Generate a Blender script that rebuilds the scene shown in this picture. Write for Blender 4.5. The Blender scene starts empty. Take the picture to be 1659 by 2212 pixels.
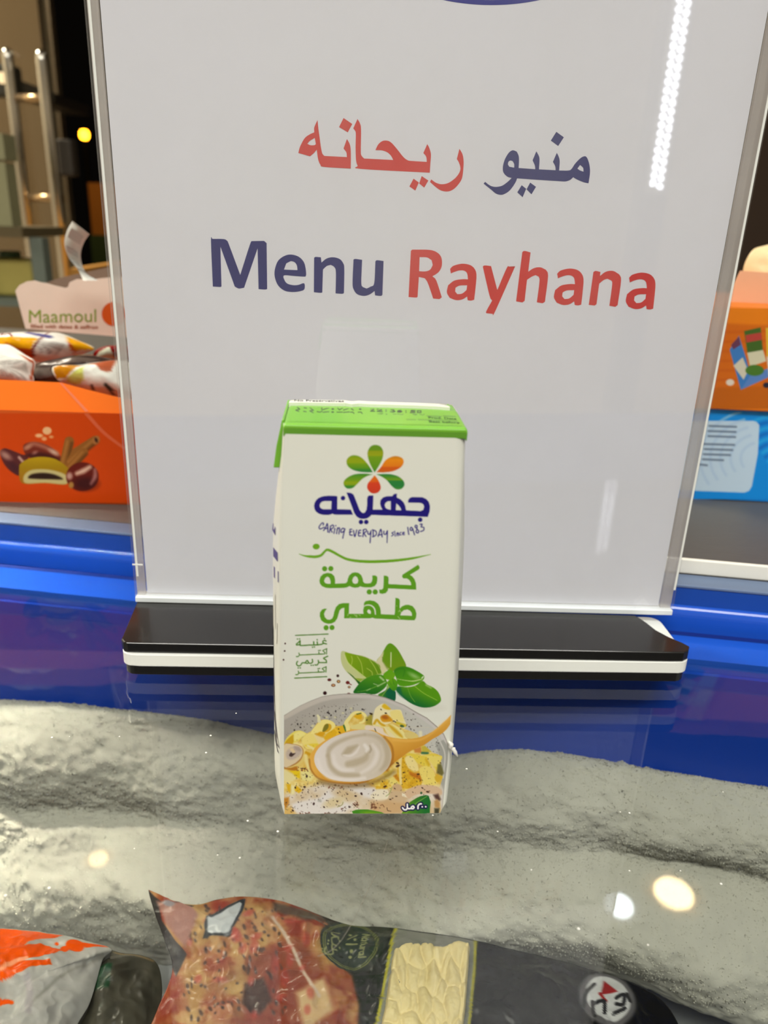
import bpy, bmesh, math, random
import numpy as np
from mathutils import Matrix, Vector, noise
from mathutils.geometry import tessellate_polygon

# ------------------------------------------------------------------ camera, world, lights, exposure
scene = bpy.context.scene
COL = scene.collection
scene.view_settings.view_transform = 'Standard'
scene.view_settings.look = 'None'
scene.view_settings.gamma = 1.0
scene.view_settings.use_curve_mapping = False
scene.view_settings.exposure = 0.25
scene.cycles.max_bounces = 10
scene.cycles.transparent_max_bounces = 20
scene.cycles.sample_clamp_indirect = 8.0

FPX, PITCH, ROLL, CAMH = 1660.0, 0.36311, 0.04004, 0.16567      # focal length in pixels of the 1659x2212 frame
IMW, IMH = 1659.0, 2212.0
FWD = np.array([0, math.cos(PITCH), -math.sin(PITCH)])
_U = np.array([0, math.sin(PITCH), math.cos(PITCH)])
_R = np.array([1.0, 0, 0])
RGT = _R * math.cos(ROLL) + _U * math.sin(ROLL)
UPV = -_R * math.sin(ROLL) + _U * math.cos(ROLL)
CAM = np.array([0, 0, CAMH])
cd = bpy.data.cameras.new('camera')
cam = bpy.data.objects.new('camera', cd)
COL.objects.link(cam)
cd.sensor_fit = 'VERTICAL'
cd.sensor_height = 36.0
cd.lens = 36.0 * FPX / IMH
cd.clip_start = 0.005
cd.clip_end = 100
cd.dof.use_dof = True
cd.dof.focus_distance = 0.252
cd.dof.aperture_fstop = cd.lens / 2.0
M = Matrix.Identity(4)
for i in range(3):
    M[i][0], M[i][1], M[i][2], M[i][3] = RGT[i], UPV[i], -FWD[i], CAM[i]
cam.matrix_world = M
scene.camera = cam

world = bpy.data.worlds.new('night')
scene.world = world
world.use_nodes = True
world.node_tree.nodes['Background'].inputs[0].default_value = (0.01, 0.008, 0.006, 1)
world.node_tree.nodes['Background'].inputs[1].default_value = 0.15

CEIL, FLOOR = 1.9, -0.9


def area(name, loc, size, power, color, target=None, spread=180):
    l = bpy.data.lights.new(name, 'AREA')
    l.shape = 'RECTANGLE'
    l.size, l.size_y = size
    l.energy = power
    l.color = color
    l.spread = math.radians(spread)
    o = bpy.data.objects.new(name, l)
    COL.objects.link(o)
    o.location = loc
    if target is not None:
        o.rotation_euler = (Vector(target) - Vector(loc)).to_track_quat('-Z', 'Y').to_euler()
    return o


# ceiling lighting of the shop: long fluorescent fittings behind the photographer and further aisles, plus an added spot
area('ceiling_light_rear', (0.0, -1.0, CEIL - .03), (1.8, .5), 54, (1.0, .98, .91))
area('ceiling_light_left', (-1.9, -.3, CEIL - .03), (.5, 1.4), 14, (1.0, .95, .84))
area('ceiling_light_right', (1.9, -.3, CEIL - .03), (.5, 1.4), 10, (1.0, .97, .9))
area('ceiling_light_aisle', (-2.1, 1.7, CEIL - .03), (.8, .8), 95, (1.0, .92, .75))
area('frost_fill_spot', (-.95, .62, CEIL - .04), (.12, .12), .68, (1.0, .92, .76), (-.28, .285, -.07), 10)  # unseen spot added to brighten the frost at the left
area('ceiling_light_over', (0.3, .05, CEIL - .03), (1.0, .4), 2, (1.0, .97, .9))


# ------------------------------------------------------------------ pixel rays on real planes
def rays(x, y):
    x = np.asarray(x, float)[..., None]
    y = np.asarray(y, float)[..., None]
    return FWD + RGT * (x - IMW / 2) / FPX - UPV * (y - IMH / 2) / FPX


def hp(x, y, P, n):
    d = rays(x, y)
    t = ((np.asarray(P) - CAM) @ np.asarray(n)) / (d @ np.asarray(n))
    return CAM + d * t[..., None]


def hz(x, y, z):
    return hp(x, y, np.array([0, 0, z]), np.array([0, 0, 1.0]))


# ------------------------------------------------------------------ materials
def lin(c):
    c = np.asarray(c, float) / 255.0
    return np.where(c <= .04045, c / 12.92, ((c + .055) / 1.055) ** 2.4)


def rgba(c):
    r = lin(c)
    return (float(r[0]), float(r[1]), float(r[2]), 1.0)


def nodes_of(name):
    m = bpy.data.materials.new(name)
    m.use_nodes = True
    return m, m.node_tree.nodes, m.node_tree.links


def pbr(name, color, rough=.5, metal=0.0, spec=.5, vary=.06, scale=60, bump=0.0, bscale=None, coat=0.0, attr=False, stretch=None,
        trans=0.0, ior=1.45, sss=0.0):
    m, N, L = nodes_of(name)
    b = N['Principled BSDF']
    b.inputs['Roughness'].default_value = rough
    b.inputs['Metallic'].default_value = metal
    b.inputs['Specular IOR Level'].default_value = spec
    b.inputs['Coat Weight'].default_value = coat
    b.inputs['Coat Roughness'].default_value = .08
    b.inputs['Transmission Weight'].default_value = trans
    b.inputs['IOR'].default_value = ior
    if sss:
        b.inputs['Subsurface Weight'].default_value = sss
        b.inputs['Subsurface Radius'].default_value = (.004, .004, .004)
    tc = N.new('ShaderNodeTexCoord')
    mp = N.new('ShaderNodeMapping')
    if stretch:
        mp.inputs['Scale'].default_value = stretch
    L.new(tc.outputs['Object'], mp.inputs['Vector'])
    nz = N.new('ShaderNodeTexNoise')
    nz.inputs['Scale'].default_value = scale
    nz.inputs['Detail'].default_value = 4
    L.new(mp.outputs['Vector'], nz.inputs['Vector'])
    rm = N.new('ShaderNodeMapRange')
    rm.inputs['To Min'].default_value = 1 - vary
    rm.inputs['To Max'].default_value = 1 + vary
    L.new(nz.outputs['Fac'], rm.inputs['Value'])
    mx = N.new('ShaderNodeMix')
    mx.data_type = 'RGBA'
    mx.blend_type = 'MULTIPLY'
    mx.inputs['Factor'].default_value = 1.0
    if attr:
        at = N.new('ShaderNodeAttribute')
        at.attribute_name = 'Col'
        L.new(at.outputs['Color'], mx.inputs[6])
    else:
        mx.inputs[6].default_value = rgba(color)
    L.new(rm.outputs['Result'], mx.inputs[7])
    L.new(mx.outputs[2], b.inputs['Base Color'])
    if bump:
        n2 = N.new('ShaderNodeTexNoise')
        n2.inputs['Scale'].default_value = bscale or scale
        n2.inputs['Detail'].default_value = 5
        L.new(mp.outputs['Vector'], n2.inputs['Vector'])
        bp = N.new('ShaderNodeBump')
        bp.inputs['Strength'].default_value = bump
        bp.inputs['Distance'].default_value = .001
        L.new(n2.outputs['Fac'], bp.inputs['Height'])
        L.new(bp.outputs['Normal'], b.inputs['Normal'])
    return m


def sheet_glass(name, tint, f0=.045, smear=0.0):
    """Flat pane: light goes straight through, the surface mirrors by Schlick's Fresnel."""
    m, N, L = nodes_of(name)
    out = N['Material Output']
    N.remove(N['Principled BSDF'])
    tr = N.new('ShaderNodeBsdfTransparent')
    tr.inputs[0].default_value = (*tint, 1)
    gl = N.new('ShaderNodeBsdfGlossy')
    gl.inputs['Color'].default_value = (1, 1, 1, 1)
    gl.inputs['Roughness'].default_value = 0.0
    lw = N.new('ShaderNodeLayerWeight')
    lw.inputs['Blend'].default_value = .5
    pw = N.new('ShaderNodeMath')
    pw.operation = 'POWER'
    pw.inputs[1].default_value = 5.0
    L.new(lw.outputs['Facing'], pw.inputs[0])
    mr = N.new('ShaderNodeMapRange')
    mr.inputs['To Min'].default_value = f0
    mr.inputs['To Max'].default_value = 1.0
    L.new(pw.outputs[0], mr.inputs['Value'])
    mx = N.new('ShaderNodeMixShader')
    L.new(mr.outputs['Result'], mx.inputs[0])
    L.new(tr.outputs[0], mx.inputs[1])
    L.new(gl.outputs[0], mx.inputs[2])
    last = mx
    if smear:
        tc = N.new('ShaderNodeTexCoord')
        nz = N.new('ShaderNodeTexNoise')
        nz.inputs['Scale'].default_value = 22
        nz.inputs['Detail'].default_value = 6
        L.new(tc.outputs['Object'], nz.inputs['Vector'])
        r2 = N.new('ShaderNodeMapRange')
        r2.inputs['From Min'].default_value = .45
        r2.inputs['From Max'].default_value = .8
        r2.inputs['To Max'].default_value = smear
        L.new(nz.outputs['Fac'], r2.inputs['Value'])
        df = N.new('ShaderNodeBsdfDiffuse')
        df.inputs['Color'].default_value = (.8, .8, .78, 1)
        m2 = N.new('ShaderNodeMixShader')
        L.new(r2.outputs['Result'], m2.inputs[0])
        L.new(mx.outputs[0], m2.inputs[1])
        L.new(df.outputs[0], m2.inputs[2])
        last = m2
    L.new(last.outputs[0], out.inputs['Surface'])
    return m


def hazy_acrylic(name, tint, haze, f0=.05):
    """clear plastic bar whose cut faces scatter part of the light"""
    m = sheet_glass(name, tint, f0)
    N, L = m.node_tree.nodes, m.node_tree.links
    out = N['Material Output']
    src = out.inputs['Surface'].links[0].from_socket
    df = N.new('ShaderNodeBsdfDiffuse')
    df.inputs['Color'].default_value = (.86, .83, .80, 1)
    tl_ = N.new('ShaderNodeBsdfTranslucent')
    tl_.inputs['Color'].default_value = (.86, .83, .80, 1)
    ad = N.new('ShaderNodeMixShader')
    ad.inputs[0].default_value = .4
    L.new(df.outputs[0], ad.inputs[1])
    L.new(tl_.outputs[0], ad.inputs[2])
    tc = N.new('ShaderNodeTexCoord')
    nz = N.new('ShaderNodeTexNoise')
    nz.inputs['Scale'].default_value = 40
    L.new(tc.outputs['Object'], nz.inputs['Vector'])
    mr = N.new('ShaderNodeMapRange')
    mr.inputs['To Min'].default_value = haze * .8
    mr.inputs['To Max'].default_value = haze * 1.2
    L.new(nz.outputs['Fac'], mr.inputs['Value'])
    mx = N.new('ShaderNodeMixShader')
    L.new(mr.outputs['Result'], mx.inputs[0])
    L.new(src, mx.inputs[1])
    L.new(ad.outputs[0], mx.inputs[2])
    L.new(mx.outputs[0], out.inputs['Surface'])
    return m


def emit(name, color, strength):
    m, N, L = nodes_of(name)
    b = N['Principled BSDF']
    b.inputs['Base Color'].default_value = (.8, .8, .8, 1)
    b.inputs['Emission Color'].default_value = rgba(color)
    b.inputs['Emission Strength'].default_value = strength
    return m


# ------------------------------------------------------------------ mesh helpers
class MB:
    def __init__(s):
        s.v, s.f, s.m = [], [], []

    def add(s, verts, faces, mi=0):
        o = len(s.v)
        s.v += [tuple(map(float, p)) for p in verts]
        s.f += [tuple(o + i for i in f) for f in faces]
        s.m += [mi] * len(faces)
        return s

    def hexa(s, p, mi=0):
        return s.add(p, [(0, 3, 2, 1), (4, 5, 6, 7), (0, 1, 5, 4), (1, 2, 6, 5), (2, 3, 7, 6), (3, 0, 4, 7)], mi)

    def box(s, x0, y0, z0, x1, y1, z1, mi=0, fr=None):
        p = [(x0, y0, z0), (x1, y0, z0), (x1, y1, z0), (x0, y1, z0), (x0, y0, z1), (x1, y0, z1), (x1, y1, z1), (x0, y1, z1)]
        if fr is not None:
            p = [fr(*q) for q in p]
        return s.hexa(p, mi)

    def prism(s, bottom, top, mi=0):
        n = len(bottom)
        tris = tessellate_polygon([[Vector(p) for p in bottom]])
        f = [tuple(t) for t in tris] + [tuple(n + i for i in reversed(t)) for t in tris]
        f += [(i, (i + 1) % n, n + (i + 1) % n, n + i) for i in range(n)]
        return s.add(list(bottom) + list(top), f, mi)

    def tube(s, pts, r, n=12, mi=0, caps=True):
        pts = [Vector(p) for p in pts]
        rs = r if isinstance(r, (list, tuple)) else [r] * len(pts)
        vs, fs = [], []
        prev = None
        for i, p in enumerate(pts):
            d = (pts[min(i + 1, len(pts) - 1)] - pts[max(i - 1, 0)]).normalized()
            a = prev if prev is not None else (Vector((0, 0, 1)) if abs(d.z) < .9 else Vector((1, 0, 0)))
            a = (a - d * a.dot(d)).normalized()
            prev = a
            b = d.cross(a)
            for k in range(n):
                t = 2 * math.pi * k / n
                vs.append(p + (a * math.cos(t) + b * math.sin(t)) * rs[i])
        for i in range(len(pts) - 1):
            for k in range(n):
                fs.append((i * n + k, i * n + (k + 1) % n, (i + 1) * n + (k + 1) % n, (i + 1) * n + k))
        if caps:
            fs.append(tuple(reversed(range(n))))
            fs.append(tuple((len(pts) - 1) * n + k for k in range(n)))
        return s.add(vs, fs, mi)

    def rev(s, prof, c, n=32, mi=0):
        """profile (r, z) turned about the vertical through c"""
        vs, fs = [], []
        for r, z in prof:
            for k in range(n):
                t = 2 * math.pi * k / n
                vs.append((c[0] + r * math.cos(t), c[1] + r * math.sin(t), c[2] + z))
        for i in range(len(prof) - 1):
            for k in range(n):
                fs.append((i * n + k, i * n + (k + 1) % n, (i + 1) * n + (k + 1) % n, (i + 1) * n + k))
        return s.add(vs, fs, mi)

    def loft(s, rings, mi=0, caps=True):
        n = len(rings[0])
        vs = [p for r in rings for p in r]
        fs = []
        for i in range(len(rings) - 1):
            for k in range(n):
                fs.append((i * n + k, i * n + (k + 1) % n, (i + 1) * n + (k + 1) % n, (i + 1) * n + k))
        if caps:
            fs.append(tuple(reversed(range(n))))
            fs.append(tuple((len(rings) - 1) * n + k for k in range(n)))
        return s.add(vs, fs, mi)

    def build(s, name, mats, parent=None, smooth=False, bevel=0.0, label=None, fix=True):
        me = bpy.data.meshes.new(name)
        me.from_pydata(s.v, [], s.f)
        for m in (mats if isinstance(mats, (list, tuple)) else [mats]):
            me.materials.append(m)
        if len(me.materials) > 1:
            me.polygons.foreach_set('material_index', s.m)
        if fix:
            bm = bmesh.new()
            bm.from_mesh(me)
            bmesh.ops.recalc_face_normals(bm, faces=bm.faces)
            bm.to_mesh(me)
            bm.free()
        o = bpy.data.objects.new(name, me)
        COL.objects.link(o)
        if smooth:
            me.polygons.foreach_set('use_smooth', [True] * len(me.polygons))
        if bevel:
            b = o.modifiers.new('bevel', 'BEVEL')
            b.width = bevel
            b.segments = 3
            b.limit_method = 'ANGLE'
            b.angle_limit = math.radians(40)
        if parent:
            o.parent = parent
            o.matrix_parent_inverse = parent.matrix_world.inverted()
        if label:
            o['label'] = label
        return o


def tag(o, label, cat, group=None, kind=None):
    o['label'] = label
    o['category'] = cat
    if group:
        o['group'] = group
    if kind:
        o['kind'] = kind
    return o


def thing(name, loc, label, cat, group=None):
    o = bpy.data.objects.new(name, None)
    o.empty_display_size = .01
    COL.objects.link(o)
    o.location = tuple(float(c) for c in loc)
    o.matrix_world = Matrix.Translation(o.location)
    return tag(o, label, cat, group)


def structure(o):
    o['kind'] = 'structure'
    return o


# ------------------------------------------------------------------ printing: a numpy painter whose picture becomes vertex colours of a fine grid
def spline(pts, n=6, closed=False):
    P = [np.array(p, float) for p in pts]
    if len(P) < 3:
        return np.array(P)
    Q = [P[-1]] + P + [P[0], P[1]] if closed else [2 * P[0] - P[1]] + P + [2 * P[-1] - P[-2]]
    out = []
    for i in range(1, len(Q) - 2):
        a, b, c, d = Q[i - 1], Q[i], Q[i + 1], Q[i + 2]
        for k in range(n):
            t = k / n
            out.append(.5 * (2 * b + (c - a) * t + (2 * a - 5 * b + 4 * c - d) * t * t + (3 * b - a - 3 * c + d) * t ** 3))
    if not closed:
        out.append(P[-1])
    return np.array(out)


def vnoise(rng, X, Y, size, oct=3):
    out = np.zeros_like(X)
    amp = 1.0
    tot = 0
    for o in range(oct):
        s = size / 2 ** o
        gx, gy = (X - X.min()) / s, (Y - Y.min()) / s
        g = rng.random((int(gy.max()) + 3, int(gx.max()) + 3))
        ix, iy = gx.astype(int), gy.astype(int)
        fx, fy = gx - ix, gy - iy
        fx, fy = fx * fx * (3 - 2 * fx), fy * fy * (3 - 2 * fy)
        out += amp * ((g[iy, ix] * (1 - fx) + g[iy, ix + 1] * fx) * (1 - fy) + (g[iy + 1, ix] * (1 - fx) + g[iy + 1, ix + 1] * fx) * fy)
        tot += amp
        amp *= .5
    return out / tot


class Paint:
    def __init__(s, x0, y0, x1, y1, res, color):
        s.x0, s.y0, s.res = x0, y0, res
        s.nx, s.ny = int((x1 - x0) * res) + 1, int((y1 - y0) * res) + 1
        s.X, s.Y = np.meshgrid(x0 + np.arange(s.nx) / res, y0 + np.arange(s.ny) / res)
        s.a = np.zeros((s.ny, s.nx, 3)) + np.array(color, float)
        s.T = (0, 0, 1)

    def t(s, p):
        return np.asarray(p, float) / s.T[2] + np.array(s.T[:2])

    def win(s, p, pad):
        lo, hi = p.min(0) - pad, p.max(0) + pad
        i0, i1 = max(0, int((lo[0] - s.x0) * s.res)), min(s.nx, int((hi[0] - s.x0) * s.res) + 2)
        j0, j1 = max(0, int((lo[1] - s.y0) * s.res)), min(s.ny, int((hi[1] - s.y0) * s.res) + 2)
        return (slice(j0, j1), slice(i0, i1)) if i1 > i0 and j1 > j0 else None

    def put(s, w, m, color, alpha):
        if callable(color):
            c = color(s.X[w], s.Y[w])
        else:
            c = np.array(color, float)
        m = (m * alpha)[..., None]
        s.a[w] = s.a[w] * (1 - m) + c * m

    def poly(s, pts, color, holes=(), smooth=0, feather=.9, alpha=1.0, raw=False):
        cs = []
        for c in [pts] + list(holes):
            c = np.asarray(c, float) if raw else s.t(c)
            cs.append(spline(c, smooth, True) if smooth else c)
        w = s.win(cs[0], feather + 1)
        if w is None:
            return
        X, Y = s.X[w], s.Y[w]
        ins = np.zeros(X.shape, bool)
        d = np.full(X.shape, 1e9)
        for c in cs:
            for k in range(len(c)):
                (ax, ay), (bx, by) = c[k - 1], c[k]
                if ay != by:
                    ins ^= ((ay > Y) != (by > Y)) & (X < (bx - ax) * (Y - ay) / (by - ay) + ax)
                vx, vy = bx - ax, by - ay
                t = np.clip(((X - ax) * vx + (Y - ay) * vy) / (vx * vx + vy * vy + 1e-12), 0, 1)
                d = np.minimum(d, np.hypot(X - ax - t * vx, Y - ay - t * vy))
        s.put(w, np.clip(.5 + np.where(ins, d, -d) / feather, 0, 1), color, alpha)

    def stroke(s, pts, wd, color, smooth=6, feather=.9, alpha=1.0, raw=False):
        p = np.asarray(pts, float) if raw else s.t(pts)
        k = 1 if raw else s.T[2]
        n0 = len(p)
        wds = np.array(wd, float) if np.ndim(wd) else np.full(n0, float(wd))
        wds = wds / k / 2
        if smooth and n0 > 2:
            q = spline(p, smooth)
            wds = np.interp(np.linspace(0, n0 - 1, len(q)), np.arange(n0), wds)
            p = q
        w = s.win(p, wds.max() + feather + 1)
        if w is None:
            return
        X, Y = s.X[w], s.Y[w]
        sd = np.full(X.shape, -1e9)
        for i in range(len(p) - 1):
            (ax, ay), (bx, by) = p[i], p[i + 1]
            vx, vy = bx - ax, by - ay
            t = np.clip(((X - ax) * vx + (Y - ay) * vy) / (vx * vx + vy * vy + 1e-12), 0, 1)
            sd = np.maximum(sd, wds[i] * (1 - t) + wds[i + 1] * t - np.hypot(X - ax - t * vx, Y - ay - t * vy))
        s.put(w, np.clip(.5 + sd / feather, 0, 1), color, alpha)

    def dot(s, c, rx, color, ry=None, rot=0, feather=.9, alpha=1.0, raw=False):
        k = 1 if raw else s.T[2]
        c = np.asarray(c, float) if raw else s.t(c)
        rx, ry = rx / k, (ry or rx) / k
        R_ = max(rx, ry)
        w = s.win(np.array([c - R_, c + R_]), feather + 1)
        if w is None:
            return
        dx, dy = s.X[w] - c[0], s.Y[w] - c[1]
        ca, sa = math.cos(rot), math.sin(rot)
        q = np.hypot((dx * ca + dy * sa) / rx, (-dx * sa + dy * ca) / ry)
        s.put(w, np.clip(.5 + (1 - q) * min(rx, ry) / feather, 0, 1), color, alpha)

    def sample(s, x, y):
        gx, gy = np.clip((x - s.x0) * s.res, 0, s.nx - 1.001), np.clip((y - s.y0) * s.res, 0, s.ny - 1.001)
        ix, iy = gx.astype(int), gy.astype(int)
        fx, fy = (gx - ix)[..., None], (gy - iy)[..., None]
        a = s.a
        return (a[iy, ix] * (1 - fx) + a[iy, ix + 1] * fx) * (1 - fy) + (a[iy + 1, ix] * (1 - fx) + a[iy + 1, ix + 1] * fx) * fy


def vg(stops):
    ys = [q[0] for q in stops]
    cs = np.array([q[1] for q in stops], float)
    return lambda X, Y: np.stack([np.interp(Y, ys, cs[:, i]) for i in range(3)], -1)


def lg(p0, p1, c0, c1):
    p0, p1, c0, c1 = (np.array(q, float) for q in (p0, p1, c0, c1))
    d = p1 - p0

    def f(X, Y):
        t = np.clip(((X - p0[0]) * d[0] + (Y - p0[1]) * d[1]) / (d @ d), 0, 1)[..., None]
        return c0 * (1 - t) + c1 * t
    return f


GAIN = 0.86


def set_colors(me, rgb):
    c = np.ones((len(rgb), 4), np.float32)
    c[:, :3] = np.clip(lin(np.clip(rgb, 0, 255)) * GAIN, 0, .95)
    a = me.color_attributes.new('Col', 'FLOAT_COLOR', 'POINT')
    a.data.foreach_set('color', c.ravel())


def painted_grid(name, P, pos, mask, mat, parent=None, label=None):
    """grid mesh: one vertex per painter pixel"""
    ny, nx = P.ny, P.nx
    idx = np.arange(ny * nx).reshape(ny, nx)
    ok = mask[:-1, :-1] & mask[1:, :-1] & mask[:-1, 1:] & mask[1:, 1:]
    q = np.stack([idx[:-1, :-1], idx[1:, :-1], idx[1:, 1:], idx[:-1, 1:]], -1)[ok]
    used = np.unique(q)
    rm = np.full(ny * nx, -1)
    rm[used] = np.arange(len(used))
    q = rm[q]
    V = pos.reshape(-1, 3)[used]
    me = bpy.data.meshes.new(name)
    me.vertices.add(len(V))
    me.vertices.foreach_set('co', V.astype(np.float32).ravel())
    me.loops.add(q.size)
    me.loops.foreach_set('vertex_index', q.astype(np.int32).ravel())
    me.polygons.add(len(q))
    me.polygons.foreach_set('loop_start', np.arange(0, q.size, 4, dtype=np.int32))
    me.update(calc_edges=True)
    me.validate()
    set_colors(me, P.a.reshape(-1, 3)[used])
    me.materials.append(mat)
    me.polygons.foreach_set('use_smooth', [True] * len(me.polygons))
    o = bpy.data.objects.new(name, me)
    COL.objects.link(o)
    if parent:
        o.parent = parent
        o.matrix_parent_inverse = parent.matrix_world.inverted()
    if label:
        o['label'] = label
    return o


def soften(c, lim=42):
    """rounds a traced outline, keeping its sharp corners"""
    c = [np.array(p, float) for p in c]
    n = len(c)
    cor = []
    for i in range(n):
        a, b = c[i] - c[i - 1], c[(i + 1) % n] - c[i]
        t = abs(math.degrees(math.atan2(a[0] * b[1] - a[1] * b[0], a @ b)))
        if t > lim:
            cor.append(i)
    if len(cor) < 2:
        return [tuple(p) for p in spline(c, 4, True)]
    out = []
    for k in range(len(cor)):
        i, j = cor[k], cor[(k + 1) % len(cor)]
        seg = [c[m % n] for m in range(i, (j if j > i else j + n) + 1)]
        out += [tuple(p) for p in (spline(seg, 4)[:-1] if len(seg) > 2 else seg[:1])]
    return out


def px_shapes(shapes, to3d, lift=0.0, nrm=(0, 0, 1), soft=False):
    """flat filled outlines (first contour outer, rest holes) given in photo pixels -> MB on a plane"""
    mb = MB()
    for k, cs in enumerate(shapes):
        if soft:
            cs = [soften(c) for c in cs]
        V = [[Vector((float(p[0]), float(p[1]), 0)) for p in c] for c in cs]
        tris = tessellate_polygon(V)
        flat = np.array([[p.x, p.y] for c in V for p in c])
        W3 = to3d(flat[:, 0], flat[:, 1]) + np.array(nrm) * (lift + k * 4e-6)
        mb.add(W3, [tuple(t) for t in tris])
    return mb


_fontcache = {}


def text_tris(body, bold=0.0):
    cu = bpy.data.curves.new('tmp', 'FONT')
    cu.body = body
    cu.offset = bold
    cu.resolution_u = 3
    o = bpy.data.objects.new('tmp', cu)
    COL.objects.link(o)
    dg = bpy.context.evaluated_depsgraph_get()
    me = bpy.data.meshes.new_from_object(o.evaluated_get(dg))
    v = np.array([p.co[:2] for p in me.vertices]).reshape(-1, 2)
    f = [tuple(p.vertices) for p in me.polygons]
    bpy.data.objects.remove(o)
    bpy.data.curves.remove(cu)
    bpy.data.meshes.remove(me)
    return v, f


def px_text(mb, body, p0, p1, h, to3d, bold=.01, up=None, mi=0, lift=0.0, nrm=(0, 0, 1)):
    """text from baseline pixel p0 to p1; h = pixel height of a capital"""
    v, f = text_tris(body, bold)
    if not len(v):
        return
    x0, x1 = v[:, 0].min(), v[:, 0].max()
    p0, p1 = np.array(p0, float), np.array(p1, float)
    d = (p1 - p0) / (x1 - x0)
    L_ = np.linalg.norm(p1 - p0)
    upv = np.array([d[1], -d[0]]) / np.linalg.norm(d) if up is None else np.array(up, float)
    q = p0 + np.outer(v[:, 0] - x0, d) + np.outer(v[:, 1] / .72 * h, upv)
    mb.add(to3d(q[:, 0], q[:, 1]) + np.array(nrm) * lift, f, mi)

# ------------------------------------------------------------------ room
m_ceil = pbr('ceiling_paint', (128, 122, 112), .9, vary=.03, scale=3)
m_wallw = pbr('wall_paint_pale', (196, 186, 168), .9, vary=.05, scale=2)
m_taupe = pbr('wall_paint_taupe', (88, 67, 38), .8, vary=.08, scale=2)
m_darkw = pbr('wall_dark_brown', (62, 48, 38), .8, vary=.1, scale=3)
m_floor = pbr('floor_tiles', (150, 138, 120), .45, vary=.15, scale=5)


def plane_box(name, x0, y0, z0, x1, y1, z1, m):
    return structure(MB().box(x0, y0, z0, x1, y1, z1).build(name, m))


plane_box('floor', -3.2, -3.2, FLOOR - .05, 3.2, 3.0, FLOOR, m_floor)
plane_box('ceiling', -3.2, -3.2, CEIL, 3.2, 3.0, CEIL + .05, m_ceil)
plane_box('wall_left', -3.2, -3.2, FLOOR, -3.15, 3.0, CEIL, m_wallw)
plane_box('wall_right', 3.15, -3.2, FLOOR, 3.2, 3.0, CEIL, m_wallw)
plane_box('wall_front', -3.15, -3.2, FLOOR, 3.15, -3.15, CEIL, m_wallw)
wb = MB().box(-3.15, 2.9, FLOOR, -1.19, 3.0, CEIL)                       # taupe wall left of the doorway
structure(wb.build('wall_back', m_taupe))
structure(MB().box(.15, 2.9, FLOOR, 3.15, 3.0, CEIL).box(-1.19, 2.9, 1.5, .15, 3.0, CEIL).build('wall_back_right', m_darkw))
structure(MB().box(-1.19, 2.93, FLOOR, -1.165, 2.97, 1.5).box(.125, 2.93, FLOOR, .15, 2.97, 1.5).box(-1.165, 2.93, 1.475, .125, 2.97, 1.5)
          .build('door_1', pbr('door_frame_metal', (120, 104, 80), .35, .6)))
# outside the doorway
structure(MB().box(-12, 3.0, FLOOR - .1, 8, 16, FLOOR - .04).build('ground', pbr('asphalt_night', (45, 40, 36), .9, scale=8, vary=.3)))

# ------------------------------------------------------------------ freezer
EA = math.atan(-.1283)
EV = np.array([math.cos(EA), math.sin(EA), 0])
NV = np.array([-math.sin(EA), math.cos(EA), 0])
E0 = np.array([0, .29556, 0])


def FR(s, f, z):
    return tuple(E0 + EV * s + NV * f + np.array([0, 0, z]))


m_blue = pbr('blue_plastic', (24, 82, 192), .28, spec=.5, vary=.04, scale=20, coat=.3)
m_liner = pbr('blue_liner', (4, 62, 176), .35, vary=.08, scale=14)
m_strip = pbr('anodised_strip', (104, 122, 152), .5, .2, vary=.05, scale=30, stretch=(1, 20, 20))
m_white_pl = pbr('white_enamel', (236, 234, 224), .4, vary=.02)

fz = thing('chest_freezer', FR(0, -.2, FLOOR), 'blue chest freezer with a glass top under the carton and sign', 'freezer')


def profile_bar(name, prof, m, s0, s1, smooth=False, bevel=0.0):
    a = [FR(s0, f, z) for f, z in prof]
    b = [FR(s1, f, z) for f, z in prof]
    return MB().prism(a, b).build(name, m, fz, smooth, bevel)


arc = [(.0255 + .0032 * (1 - math.cos(t)), .006 + .0045 * math.sin(t)) for t in np.linspace(0, math.pi / 2, 7)]
profile_bar('frame_rail', [(.0004, -.0004), (.0195, .0), (.0205, -.001), (.0205, -.006), (.0255, -.006), (.0255, .004)] + arc[0:] +
            [(.0290, .0187), (.041, .0187), (.041, -.03), (.0004, -.03)], m_blue, -.75, .75)
profile_bar('dark_band', [(.0286, .0106), (.0288, .0186), (.0294, .0186), (.0294, .0106)], pbr('dark_blue_band', (4, 66, 158), .45), -.75, .75)  # darker blue strip gives the upright face its shade by colour
profile_bar('groove_shade', [(.0206, -.0012), (.0254, -.0012), (.0254, -.0059), (.0206, -.0059)], pbr('groove_shade_blue', (0, 34, 118), .6), -.75, .75)  # dark strip laid in the groove, its shade put in as colour
profile_bar('metal_strip', [(.0284, .0188), (.0284, .0202), (.0406, .0202), (.0406, .0188)], m_strip, -.75, .75, bevel=.0004)
lb = MB()
for (s0, f0, z0, s1, f1, z1) in [(-.72, -.002, -.34, .72, .0002, -.0062), (-.72, -.36, -.34, .72, -.35, -.0062), (-.722, -.36, -.34, -.70, 0, -.0062),
                                 (.70, -.36, -.34, .722, 0, -.0062)]:
    lb.box(s0, f0, z0, s1, f1, z1, 0, FR)
lb.build('inner_liner', m_liner, fz)
MB().box(-.72, -.36, -.2, .72, 0, -.165, 0, FR).build('basket_floor', pbr('basket_white', (170, 172, 172), .6), fz)
ob = MB()
for (s0, f0, s1, f1) in [(-.75, -.40, .75, -.365), (-.75, .003, .75, .0405), (-.76, -.40, -.725, .04), (.725, -.40, .76, .04)]:
    ob.box(s0, f0, FLOOR + .001, s1, f1, -.031, 0, FR)
ob.build('cabinet', m_white_pl, fz)
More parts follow.
